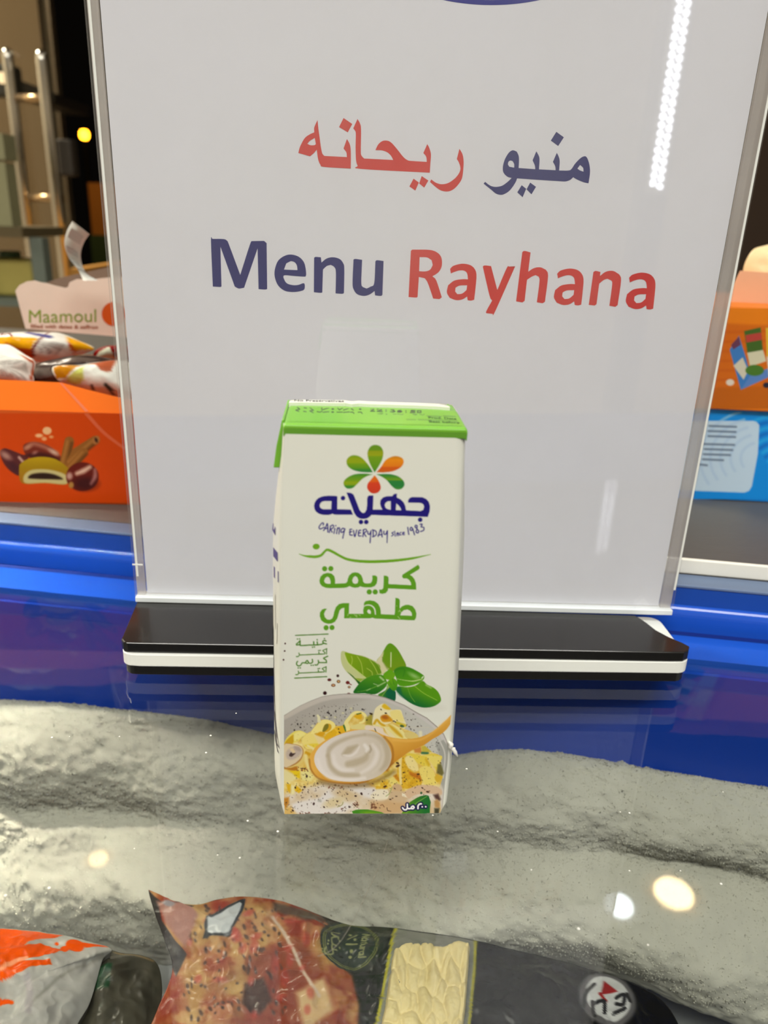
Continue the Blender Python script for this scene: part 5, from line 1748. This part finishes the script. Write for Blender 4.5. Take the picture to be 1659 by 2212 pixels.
P.stroke([(850, 1598), (886, 1600), (920, 1592), (972, 1550)], 4, (230, 182, 92), feather=5, alpha=.6)
CRM = [(678.5, 1640), (684, 1622), (700, 1605), (725, 1590), (755, 1580), (785, 1576), (808, 1580), (826, 1592), (838, 1608), (845, 1625), (845, 1640), (837, 1660), (816, 1677), (790, 1686.5), (755, 1688.5), (720, 1684), (697, 1672), (684, 1658)]
P.poly(CRM, lg((690, 1630), (845, 1640), (218, 210, 202), (196, 184, 164)), raw=True, smooth=3)
SW, SL = (178, 164, 138), (222, 214, 206)
P.T = (600, 1490, 8.295)
P.stroke([(900, 1180), (930, 1060), (1060, 950), (1300, 850), (1560, 800)], [60, 90, 80, 60, 40], SW, feather=6, alpha=.75)
P.stroke([(1560, 800), (1760, 830), (1900, 930), (1960, 1100), (1950, 1300), (1850, 1430)], [30, 60, 90, 110, 110, 60], SW, feather=8, alpha=.7)
P.stroke([(900, 1180), (950, 1350), (1050, 1460), (1200, 1520), (1440, 1530)], [70, 100, 110, 110, 70], SW, feather=7, alpha=.85)
P.stroke([(1180, 1150), (1280, 1080), (1420, 1000)], [60, 130, 40], SW, feather=7, alpha=.95)
P.stroke([(1180, 1170), (1300, 1180), (1400, 1120), (1460, 1020)], [30, 40, 40, 20], SL, feather=4, alpha=.9)
P.stroke([(1260, 1330), (1400, 1300), (1560, 1230), (1620, 1120)], [110, 130, 110, 50], SW, feather=7, alpha=.85)
P.stroke([(1500, 1480), (1640, 1400), (1740, 1280), (1780, 1120), (1700, 980)], [40, 70, 90, 80, 40], SL, feather=7, alpha=.8)
P.stroke([(1650, 1000), (1670, 1070), (1650, 1120)], [16, 30, 16], (160, 146, 122), feather=4, alpha=.9)
P.stroke([(1560, 990), (1600, 1050), (1590, 1100)], [60, 70, 40], (224, 218, 210), feather=5, alpha=.9)
P.stroke([(1000, 1180), (1020, 1320), (1150, 1430), (1350, 1440)], [50, 90, 80, 40], SL, feather=7, alpha=.9)
P.stroke([(1850, 1000), (1890, 1180), (1830, 1360), (1700, 1480)], [20, 44, 44, 30], (206, 196, 180), feather=6, alpha=.8)
P.stroke([(720, 1250), (780, 1430), (950, 1570), (1300, 1610), (1560, 1580)], [50, 60, 70, 60, 40], (224, 216, 208), feather=6, alpha=.9)
# bottom leaves and volume mark
P.T = (0, 0, 1)
P.poly([(760, 1752), (768.8, 1749), (780, 1748), (793, 1748), (808, 1750.5), (824, 1754), (838, 1761), (841, 1766), (766, 1766)], lg((770, 1750), (830, 1760), (62, 128, 26), (88, 142, 30)), raw=True)
P.dot((800, 1757), 18, (110, 156, 20), 4, .1, feather=4, raw=True, alpha=.8)
P.poly([(864, 1766), (868, 1756), (885, 1732.5), (898.5, 1724), (908, 1719.5), (920, 1717), (926, 1718.6), (930.5, 1732.5), (929, 1745), (928, 1766)], lg((875, 1745), (918, 1745), (92, 140, 24), (24, 104, 40)), raw=True)
P.stroke([(872, 1762), (895, 1738), (922, 1720)], 1.6, (120, 160, 70), feather=1.5)
P.T = (790, 1630, 8.295)
NV2 = (20, 12, 70)
VOL = [[(745, 888), (748, 950), (775, 968), (810, 960)], [(748, 950), (725, 985), (685, 982), (660, 950)], [(865, 940), (850, 920), (825, 932), (815, 960), (845, 968), (868, 945)], [(935, 965), (938, 915), (965, 885), (995, 880)]]
for q in VOL:
    P.stroke(q, 74, NV2)
for c in ((1012, 934), (1074, 932)):
    P.dot(c, 38, NV2)
for q in VOL:
    P.stroke(q, 29, (236, 236, 232))
for c in ((1012, 934), (1074, 932)):
    P.dot(c, 15, (236, 236, 232))
P.T = (0, 0, 1)

pos = cpx(P.X, P.Y)
U, Z = (pos - C0) @ CU, pos[..., 2]
mask = (U > uL(Z) + .00025) & (U < uR(Z) - .0007) & (Z > .0006) & (Z < CH - .0002)
pos = pos + CV * (fdep(U, Z) - .00006)[..., None]
painted_grid('printed_front', P, pos, mask, m_carton, ca)

# ---- green top, folded ears, back seam
tp = []
nseg = 6
TH = .0009
e0 = .0002
prf = [(-.0004, CH - .0002)] + [(-.0004 + .0014 * (1 - math.cos(t)), CH + .0002 + (TH - .0002) * math.sin(t)) for t in np.linspace(0, math.pi / 2, 7)] + \
      [(CD * .55, CH + TH), (CD - .004, CH + TH - .0004), (CD - .001, CH + TH - .0014), (CD, CH - .001), (CD, CH - .002), (0.0, CH - .002)]
a_, b_ = float(uL(CH)), float(uR(CH))
ring_l, ring_r = [], []
rg_ = []
for t, ins in ((0, .0005), (.012, 0), (.988, 0), (1, .0006)):
    rg_.append([tuple(CP(a_ - .0003 + (b_ - a_ + .0004) * t, d, z - ins)) for d, z in prf])
tpo = MB().loft(rg_).build('top_panel', m_cg, ca, bevel=.0002)


def ear(side):
    s = side
    pts = [(0.0016, CH + .0008), (CD - .002, CH + .0004), (CD - .006, CH - .006), (CD * .62, CH - .0125), (CD * .40, CH - .0135), (.0045, CH - .0118), (.0022, CH - .006)]
    inner = [tuple(CP(float(uL(z)) - float(side_bulge(d, z)) * .9 if s < 0 else float(uR(z)) - .0016, d if d > .004 else d + .002, z)) for d, z in pts]
    outer = [tuple(np.array(p) + CU * s * (.0016 if i not in (0, 1) else .0006)) for i, p in enumerate(inner)]
    MB().prism(inner, outer).build('folded_ear', m_cg, ca, bevel=.0004)


ear(-1)
ear(1)
PT = Paint(596, 866, 1016, 922, 1.0, (112, 172, 48))
nz = vnoise(np.random.default_rng(9), PT.X, PT.Y, 60, 2)
PT.a += ((nz - .5) * 26)[..., None] * np.array([1, .5, .8])
DT = (26, 48, 20)
PT.T = (590, 860, 7.9)
for q in [[(398, 136), (440, 128), (470, 135)], [(410, 155), (455, 188), (385, 205), (440, 228)], [(530, 165), (570, 172)], [(520, 225), (565, 232)], [(620, 160), (660, 148), (710, 150)],
          [(640, 175), (690, 208), (625, 218), (685, 248)], [(755, 152), (838, 155), (825, 190)], [(750, 230), (800, 240), (835, 222)], [(840, 200), (955, 165)], [(850, 240), (950, 232)],
          [(1095, 160), (1130, 200), (1190, 165)], [(1090, 240), (1180, 238)], [(1200, 205), (1300, 170)], [(1200, 245), (1300, 235)], [(1325, 165), (1370, 160), (1420, 160)], [(1370, 165), (1330, 180), (1370, 205)],
          [(1320, 240), (1360, 238), (1380, 262)], [(1450, 240), (1500, 238), (1520, 262)]]:
    PT.stroke(q, 15, DT, smooth=0, alpha=.9)
for c in ((1018, 186), (1485, 186), (1015, 238)):
    PT.dot(c, 22, DT, 13)
PT.T = (800, 860, 7.54)
for q in [[(5, 175), (50, 168), (55, 185), (5, 212), (70, 214)], [(110, 180), (165, 172), (185, 190), (110, 215), (195, 218)], [(335, 190), (385, 190), (370, 208), (405, 215), (380, 228), (330, 222)],
          [(500, 195), (450, 205), (440, 225), (490, 232), (515, 218), (450, 212)], [(735, 202), (670, 200), (660, 215), (715, 220), (730, 232), (650, 238)], [(765, 205), (825, 205), (825, 235), (765, 235), (765, 205)]]:
    PT.stroke(q, 15, DT, smooth=0, alpha=.95)
for q in [[(120, 255), (180, 262), (205, 248), (150, 240)], [(370, 262), (420, 262)], [(440, 258), (520, 270), (535, 255)], [(690, 262), (740, 275), (760, 262), (700, 258)], [(800, 262), (860, 275), (880, 258)]]:
    PT.stroke(q, 9, (60, 96, 40), smooth=0, alpha=.85)
for c in ((255, 192), (255, 215), (580, 205), (580, 232), (262, 262)):
    PT.dot(c, 10, DT, 7)
for x0, x1, y0, y1, w in ((920, 1160, 290, 300, 10), (1190, 1390, 290, 302, 10), (590, 740, 348, 352, 8), (780, 900, 350, 356, 9), (910, 1160, 356, 362, 9), (1180, 1420, 362, 376, 9)):
    n = int((x1 - x0) / 16)
    xs_ = np.linspace(x0, x1, n)
    PT.stroke([(x, y0 + (y1 - y0) * k / n + (6 if k % 2 else -5)) for k, x in enumerate(xs_)], w, (52, 88, 40), smooth=2, alpha=.8)
PT.T = (0, 0, 1)
ZTP = CH + TH + .00006
pt = hz(PT.X, PT.Y, ZTP)
ud, dd = (pt - C0) @ CU, (pt - C0) @ CV
mk = (dd > .0013) & (dd < CD * .58) & (ud > a_ + .0008) & (ud < b_ - .001)
pt[..., 2] = ZTP - np.clip((.004 - dd) / .0016, 0, 1) ** 2 * .0002 * 0
painted_grid('printed_date', PT, pt, mk, m_carton, tpo)
mt = MB()
tpx = lambda x, y: hz(x, y, ZTP + .00006)
px_text(mt, 'Prod. Date', (926, 904), (986.5, 906.5), 4.6, tpx, .012, up=(-.25, -1))
px_text(mt, 'Best before', (927, 912.2), (993, 915), 4.6, tpx, .012, up=(-.25, -1))
mt.build('date_lettering', pbr('ink_dark_green', (50, 84, 40), .6), tpo, fix=False)
# folded back seam, white
sx, sy = [], []
front_edge = [(624, 870), (655, 869.5), (690, 870), (720, 870.5), (745, 870.5), (760, 873), (775, 871.5), (800, 873), (850, 874.5), (900, 876), (950, 878.5), (972, 880.5)]
zs = CH + TH + .0007
fe = hz(np.array([p[0] for p in front_edge], float), np.array([p[1] for p in front_edge], float), zs)
be = [p + CV * (.0034 if i not in (0, len(fe) - 1) else .002) for i, p in enumerate(fe)]
outl = list(fe) + list(reversed(be))
bso = MB().prism([(p[0], p[1], zs - .0012) for p in outl], [(p[0], p[1], zs) for p in outl]).build('back_seam', m_cw, ca, label='white folded back seam with small print')
mt = MB()
px_text(mt, 'No Preservatives', (636, 866.6), (743, 868.2), 4.0, lambda x, y: hz(x, y, zs + .00005), .012, up=(0, -1))
mt.build('seam_lettering', pbr('ink_black', (30, 30, 36), .6), bso, fix=False)


GAIN = GAIN_0
# ---- printing on the left side
def side_pt(d, z):
    return CP(float(uL(z)) - float(side_bulge(d, z)) - .00008, d, z)


def side_shape(pts, mb, k=0):
    q = [side_pt(d, z) - CU * k * 5e-6 for d, z in pts]
    t = tessellate_polygon([[Vector((d, z, 0)) for d, z in pts]])
    mb.add(q, [tuple(f) for f in t])


zrow = lambda y: float(cpx(np.array([611.]), np.array([float(y)]))[0][2])
mb = MB()
fk = [(1380, .006), (1430, .0055), (1480, .005), (1530, .0045), (1570, .0035), (1600, .002), (1622, .0008)]
for (ya, da), (yb, db) in zip(fk[:-1], fk[1:]):
    side_shape([(da, zrow(ya)), (da + .0022, zrow(ya)), (db + .0018, zrow(yb)), (db, zrow(yb))], mb)
for (ya, da), (yb, db) in zip([(1600, .0045), (1620, .003), (1634, .001)][:-1], [(1600, .0045), (1620, .003), (1634, .001)][1:]):
    side_shape([(da, zrow(ya)), (da + .0012, zrow(ya)), (db + .0012, zrow(yb)), (db, zrow(yb))], mb)
mb.build('side_fork_print', pbr('ink_fork', (52, 40, 48), .4), cbo, fix=False)
mb = MB()
for ya, yb in ((1296, 1330), (1330, 1372)):
    side_shape([(.003, zrow(ya)), (.010, zrow(ya)), (.010, zrow(yb)), (.003, zrow(yb))], mb)
side_shape([(.0016, zrow(1355)), (.007, zrow(1340)), (.008, zrow(1405)), (.0020, zrow(1400))], mb)
mb.build('side_leaf_print', pbr('ink_side_brown', (104, 88, 52), .5), cbo, fix=False)
mb = MB()
for ya, yb, d0 in ((1198, 1218, .0012), (1238, 1262, .0008), (1150, 1166, .003)):
    side_shape([(d0, zrow(ya)), (d0 + .0035, zrow(ya)), (d0 + .0035, zrow(yb)), (d0, zrow(yb))], mb)
mb.build('side_lettering', pbr('ink_side_purple', (84, 74, 132), .5), cbo, fix=False)
mb = MB()
for y_, x_ in ((1390, 616), (1406, 615), (1425, 612.5)):
    c = cpx(np.array([x_ * 1.0]), np.array([y_ * 1.0]))[0] - CV * .0001
    mb.add([c + CU * .0003, c + np.array([0, 0, .0004]), c - CU * .0003, c - np.array([0, 0, .0003])], [(0, 1, 2, 3)])
mb.build('peppercorn_print', pbr('ink_pepper', (80, 30, 26), .5), cbo, fix=False)

# ------------------------------------------------------------------ frozen bags under the glass
BZ = np.array([0, 0, -.102])


class Flat:
    def __init__(s, z, tilt=0.0):
        s.A = np.array([0, .22, z])
        s.n = np.array([0, -math.sin(tilt), math.cos(tilt)])

    def __call__(s, x, y):
        return hp(x, y, s.A, s.n)


P = Paint(-120, 1990, 300, 2380, .8, (150, 149, 146))
nz = vnoise(np.random.default_rng(21), P.X, P.Y, 30)
P.a += ((nz - .5) * 40)[..., None]
P.T = (0, 1840, 2.676)
ORG = (200, 70, 4)
P.poly([(-400, 380), (0, 445), (100, 455), (220, 470), (370, 488), (330, 515), (250, 540), (180, 580), (160, 615), (210, 590), (250, 580), (300, 590), (350, 610), (372, 620), (330, 660), (240, 680), (160, 715), (230, 715), (310, 698), (322, 730), (220, 755), (130, 790), (0, 850),
        (-400, 900)], ORG, feather=1.6)
P.dot((440, 568), 52, ORG, 45)
P.poly([(470, 535), (640, 550), (600, 565), (500, 575)], ORG)
P.dot((335, 560), 12, ORG)
P.dot((385, 605), 25, ORG)
P.stroke([(0, 960), (60, 945), (95, 950)], [50, 36, 20], ORG)
P.stroke([(20, 770), (120, 720), (180, 700)], 22, (210, 160, 140), alpha=.7, feather=2)
P.stroke([(200, 970), (400, 760), (600, 610)], 14, (128, 126, 120), feather=4, alpha=.8)
P.stroke([(180, 800), (200, 900), (190, 1000)], 40, (140, 132, 138), feather=6, alpha=.6)
obag = pillow('frozen_food_bag', [(-110, 2008), (0, 2006), (60, 2009), (135, 2020), (185, 2032), (240, 2050), (222, 2072), (208, 2120), (192, 2170), (166, 2215), (140, 2290), (0, 2360), (-110, 2330)], (60, 2160), Flat(-.096, .12), .010, .03, P, 31, m_film, K=90, sm=16, wr=.0026, ws=70)
tag(obag, 'white frozen food bag splashed with orange, at the lower left under the glass', 'bag')
P = Paint(150, 2040, 370, 2340, .6, (62, 60, 52))
nz = vnoise(np.random.default_rng(22), P.X, P.Y, 34)
P.a += ((nz - .5) * 44)[..., None] * np.array([1, .95, .8])
P.poly([(216, 2110), (248, 2106), (240, 2160), (206, 2162)], (22, 52, 34), raw=True, feather=3)
P.stroke([(250, 2062), (300, 2068), (330, 2076)], 5, (112, 92, 62), feather=4)
dbag = pillow('frozen_food_bag', [(222, 2058), (262, 2058), (332, 2073), (350, 2130), (340, 2200), (310, 2310), (190, 2330), (160, 2240), (180, 2140)], (258, 2180), Flat(-.104, .1), .007, .03, P, 32, m_film, K=50, sm=12, wr=.003, ws=60)
tag(dbag, 'dark see-through frozen food bag between the orange splashed bag and the pizza bag', 'bag')

P = Paint(300, 1910, 1500, 2420, .7, (19, 20, 23))
nz1 = vnoise(np.random.default_rng(23), P.X, P.Y, 60)
nz2 = vnoise(np.random.default_rng(24), P.X, P.Y, 24)
PZ = [(300, 1900), (430, 1940), (470, 1930), (600, 1930), (690, 1975), (712, 2010), (700, 2075), (760, 2130), (775, 2200), (760, 2420), (300, 2420)]


def pizz(X, Y):
    j, i = np.round((Y - P.y0) * P.res).astype(int), np.round((X - P.x0) * P.res).astype(int)
    a_ = np.clip((nz1[j, i] - .35) / .3, 0, 1)[..., None]
    b_ = np.clip((nz2[j, i] - .42) / .25, 0, 1)[..., None]
    c = np.array([158, 118, 66.]) * (1 - a_) + np.array([130, 48, 32.]) * a_
    return c * (1 - .45 * b_) + np.array([206, 178, 120.]) * .45 * b_


P.poly(PZ, pizz, raw=True, feather=8)
P.poly([(545, 2090), (640, 2050), (690, 2090), (720, 2200), (700, 2300), (560, 2300), (530, 2180)], (122, 52, 34), raw=True, feather=26, alpha=.75)
P.poly([(530, 2140), (570, 2130), (590, 2180), (560, 2212), (525, 2190)], (58, 40, 34), raw=True, feather=8, alpha=.9)
P.poly([(640, 2170), (700, 2140), (720, 2212), (660, 2260)], (206, 184, 138), raw=True, feather=14, alpha=.8)
P.stroke([(590, 1990), (620, 2050), (660, 2130), (690, 2180)], 7, (190, 168, 150), feather=4)
rng2 = np.random.default_rng(31)
for _ in range(150):
    x, y = rng2.uniform(370, 620), rng2.uniform(1955, 2212)
    if x > 400 + (2100 - y) * .1:
        P.dot((x, y), rng2.uniform(2.5, 8), (56, 42, 40), rng2.uniform(2, 4), rng2.uniform(.8, 1.6), alpha=.75, raw=True, feather=2)
for _ in range(30):
    P.dot((rng2.uniform(360, 700), rng2.uniform(1950, 2220)), rng2.uniform(6, 18), (170, 60, 52), rng2.uniform(5, 10), rng2.uniform(0, 3), alpha=.6, raw=True, feather=6)
P.poly([(318, 1920), (334, 1938), (352, 1952), (420, 1958), (400, 1975), (345, 1965), (350, 1990), (380, 2035), (404, 2062), (380, 2110), (360, 2060), (330, 1975)], (44, 40, 40), raw=True, feather=2)
P.poly([(338, 1948), (410, 1962), (430, 1990), (400, 2050), (360, 2000)], (150, 106, 96), raw=True, feather=6)
P.dot((365, 1955), 14, (130, 124, 130), 6, .3, raw=True, feather=3)
P.poly([(590, 1950), (700, 1982), (710, 1998), (660, 2010), (590, 1970)], (66, 58, 52), raw=True, feather=10, alpha=.8)
# sticker (left blank)
P.poly([(448, 1990), (520, 1944), (530, 1950), (522, 1985), (502, 2032), (494, 2040), (452, 2036), (438, 2034), (444, 2022)], (48, 52, 56), raw=True, smooth=2)
P.poly([(450, 1996), (518, 1951), (523, 1956), (516, 1984), (498, 2030), (490, 2034), (458, 2030), (450, 2026)], (176, 180, 184), raw=True)
# round green seal
P.dot((757, 2053), 65, (38, 48, 44), 68, raw=True)
P.poly([(700, 2010), (840, 2000), (835, 2060), (800, 2120), (760, 2120)], (42, 46, 44), raw=True, feather=3)
P.dot((757, 2055), 60, (110, 112, 62), 61, raw=True)
P.dot((757, 2055), 57.5, (38, 48, 44), 58.5, raw=True)
P.dot((757, 2055), 55.5, (110, 112, 62), 56.5, raw=True)
P.dot((757, 2055), 53.5, (38, 48, 44), 54.5, raw=True)
SGC = (132, 134, 92)
P.T = (560, 1840, 1.5096)
LA = np.array
for gx, q in [(0, [(0, 0), (0, 22), (12, 0), (12, 22)]), (17, [(11, 14), (2, 14), (0, 6), (4, 0), (11, 4), (11, 14), (12, 0)]), (34, [(4, 20), (4, 2), (9, 0)]), (34, [(0, 14), (9, 14)]),
              (48, [(0, 14), (0, 4), (4, 0), (10, 3), (10, 14), (11, 0)]), (64, [(0, 0), (0, 14)]), (64, [(0, 9), (4, 14), (9, 13)]), (76, [(11, 14), (2, 14), (0, 6), (4, 0), (11, 4), (11, 14), (12, 0)]),
              (94, [(0, 24), (0, 0)])]:
    P.stroke([LA((338, 282)) + (gx + x) * LA((-.17, .985)) + y * LA((.985, .17)) for x, y in q], 4.6, SGC, smooth=0)
P.stroke([(318, 284), (288, 306)], 5, SGC, smooth=0)
for c in ((296, 284), (312, 306)):
    P.dot(c, 5, SGC)
P.stroke([(318, 326), (284, 326)], 6.5, SGC, smooth=0)
for c in ((300, 348), (296, 368)):
    P.dot(c, 6, SGC)
for q in [[(262, 280), (240, 284), (238, 300), (256, 304), (258, 312)], [(258, 304), (238, 312), (238, 330), (250, 334)], [(238, 330), (238, 348), (252, 350)], [(238, 348), (240, 366), (222, 372), (212, 360), (218, 346)]]:
    P.stroke(q, 5.5, SGC)
for c in ((262, 318), (226, 326), (224, 336), (262, 340), (206, 352), (206, 362)):
    P.dot(c, 3.2, SGC)
# window borders, white plastic glints on the black film, round mark
YE = (176, 170, 46)
P.poly([(440, 250), (705, 292), (680, 575), (660, 700), (360, 700), (388, 560)], (128, 128, 118), feather=3)
P.stroke([(443, 248), (425, 360), (405, 470), (385, 580), (350, 720)], 9, YE)
P.stroke([(705, 292), (698, 400), (688, 500), (680, 580), (665, 720)], 8, YE)
nz3 = vnoise(np.random.default_rng(27), P.X, P.Y, 16)
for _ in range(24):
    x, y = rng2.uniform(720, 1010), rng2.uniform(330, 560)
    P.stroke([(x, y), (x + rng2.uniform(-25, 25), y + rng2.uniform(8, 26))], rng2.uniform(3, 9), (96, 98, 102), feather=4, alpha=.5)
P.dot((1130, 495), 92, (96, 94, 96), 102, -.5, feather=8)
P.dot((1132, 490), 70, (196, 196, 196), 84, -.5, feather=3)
P.poly([(1122, 425), (1165, 470), (1108, 485)], (150, 42, 44), feather=1.5)
P.stroke([(1105, 480), (1125, 505)], 10, (150, 42, 44))
for q in [[(1080, 510), (1085, 560)], [(1082, 515), (1118, 505), (1120, 545)], [(1160, 490), (1185, 480), (1180, 515), (1160, 510)], [(1195, 475), (1205, 500)], [(1150, 545), (1185, 530)], [(1090, 440), (1060, 480), (1050, 530)]]:
    P.stroke(q, 13, (44, 44, 48))
P.T = (0, 0, 1)
BAG = [(321, 1924), (334, 1936), (352, 1946), (420, 1954), (470, 1942), (522, 1936), (600, 1944), (680, 1972), (760, 1998), (850, 2004), (1027, 2031), (1100, 2048), (1190, 2070), (1290, 2098), (1380, 2130), (1440, 2170), (1475, 2240), (1480, 2330), (1200, 2410), (600, 2410),
       (360, 2350), (318, 2260), (340, 2180), (362, 2130), (372, 2085), (355, 2030), (335, 1975)]
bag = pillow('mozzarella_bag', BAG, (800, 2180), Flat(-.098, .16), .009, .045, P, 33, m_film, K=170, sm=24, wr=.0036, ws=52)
tag(bag, 'black mozzarella bag with pizza picture, green seal and a clear window, under the glass', 'bag')
# pale cheese pieces showing in the window
rng3 = np.random.default_rng(40)
fl_ = Flat(-.098, .16)
mb = MB()
wx = lambda y: (np.interp(y, [2005, 2212, 2300], [852, 818, 800]) + 5, np.interp(y, [2030, 2212, 2300], [1024, 1010, 1000]) - 5)
NXc, NYc = 70, 90
vv = []
for t in np.linspace(0, 1, NYc):
    for s_ in np.linspace(0, 1, NXc):
        yt = 2072 + 16 * noise.noise(Vector((s_ * 4.2, 1.3, 5.5))) - 10 * abs(noise.noise(Vector((s_ * 9, 4.1, 2))))
        y = yt + (2290 - yt) * t
        l_, r_ = wx(y)
        x = l_ + 4 + (r_ - l_ - 9) * s_
        b = fl_(np.array([x]), np.array([y]))[0]
        q_ = Vector((x / 26 + .4 * noise.noise(Vector((x / 40, y / 60, 3))), y / 62, 2.7))
        d_ = noise.voronoi(q_)[0]
        h_ = .0104 + .0030 * min(.6, max(0, d_[1] - d_[0])) ** .5 + .0012 * noise.noise(Vector((x / 20, y / 34, 2))) + .0003 * noise.noise(Vector((x / 5, y / 6, 9)))
        h_ *= min(1, .55 + t * 14) * min(1, .75 + min(s_, 1 - s_) * 8)
        vv.append(b + fl_.n * h_)
mb.add(vv, [(j * NXc + i, (j + 1) * NXc + i, (j + 1) * NXc + i + 1, j * NXc + i + 1) for j in range(NYc - 1) for i in range(NXc - 1)])
ch = mb.build('cheese_filling', pbr('cheese', (216, 198, 144), .55, vary=.10, scale=110, sss=.2), bag, True, label='pale grated cheese behind the clear window')
ch['kind'] = 'stuff'

# ------------------------------------------------------------------ hair, lint, dust on the lid
hx = spline([(838, 1815), (829, 1842), (815, 1880), (792, 1930), (765, 1985), (738, 2030), (712, 2055), (686, 2066)], 5)
hp_ = hz(hx[:, 0], hx[:, 1], .0003)
tag(MB().tube([tuple(p) for p in hp_], .00006, 5).build('hair', pbr('hair_light', (128, 122, 110), .4), None, True), 'fine pale hair lying on the glass in front of the carton', 'hair')
lt = spline([(969, 1600), (974, 1606), (973, 1612), (979, 1617), (984, 1625), (988, 1632)], 4)
lp = [tuple(p - CV * .0005) for p in cpx(lt[:, 0], lt[:, 1])]
lr = [float(v) for v in np.interp(np.linspace(0, 1, len(lp)), [0, .2, .5, .75, 1], [.0003, .00075, .00055, .0006, .0001])]
lt_o = MB().tube(lp, lr, 7)
lt_o.tube([lp[8], tuple(np.array(lp[8]) + CU * .0012 - np.array([0, 0, .0002])), tuple(np.array(lp[8]) + CU * .0014 - np.array([0, 0, .0012]))], .0002, 5)
tag(lt_o.build('paper_shred', pbr('shred_white', (232, 230, 222), .7), None, True), 'tiny torn white shred stuck to the right edge of the carton', 'lint')
db = MB()
rng4 = np.random.default_rng(77)
for (x, y) in [(1008, 1660), (1360, 1755), (1470, 1880), (1360, 1880), (1148, 1878), (1075, 1795), (112, 1592), (150, 1590), (258, 1590), (445, 1625), (600, 1795), (535, 1772), (470, 1846), (518, 1852), (12, 1933), (106, 1917), (1558, 1908), (1480, 1922), (1250, 2005), (1562, 1710),
               (510, 1540), (1400, 2040), (935, 1760), (290, 1832), (1340, 1753), (455, 1588)]:
    c = hz(np.array([float(x)]), np.array([float(y)]), .00018)[0]
    r = rng4.uniform(.00018, .00042)
    db.rev([(0, r * .5), (r * .7, r * .35), (r, 0)], c - np.array([0, 0, .00015]), 8)
tag(db.build('dust', pbr('dust_white', (236, 234, 226), .8), None, True), 'white specks of dust scattered on the freezer glass', 'dust', kind='stuff')
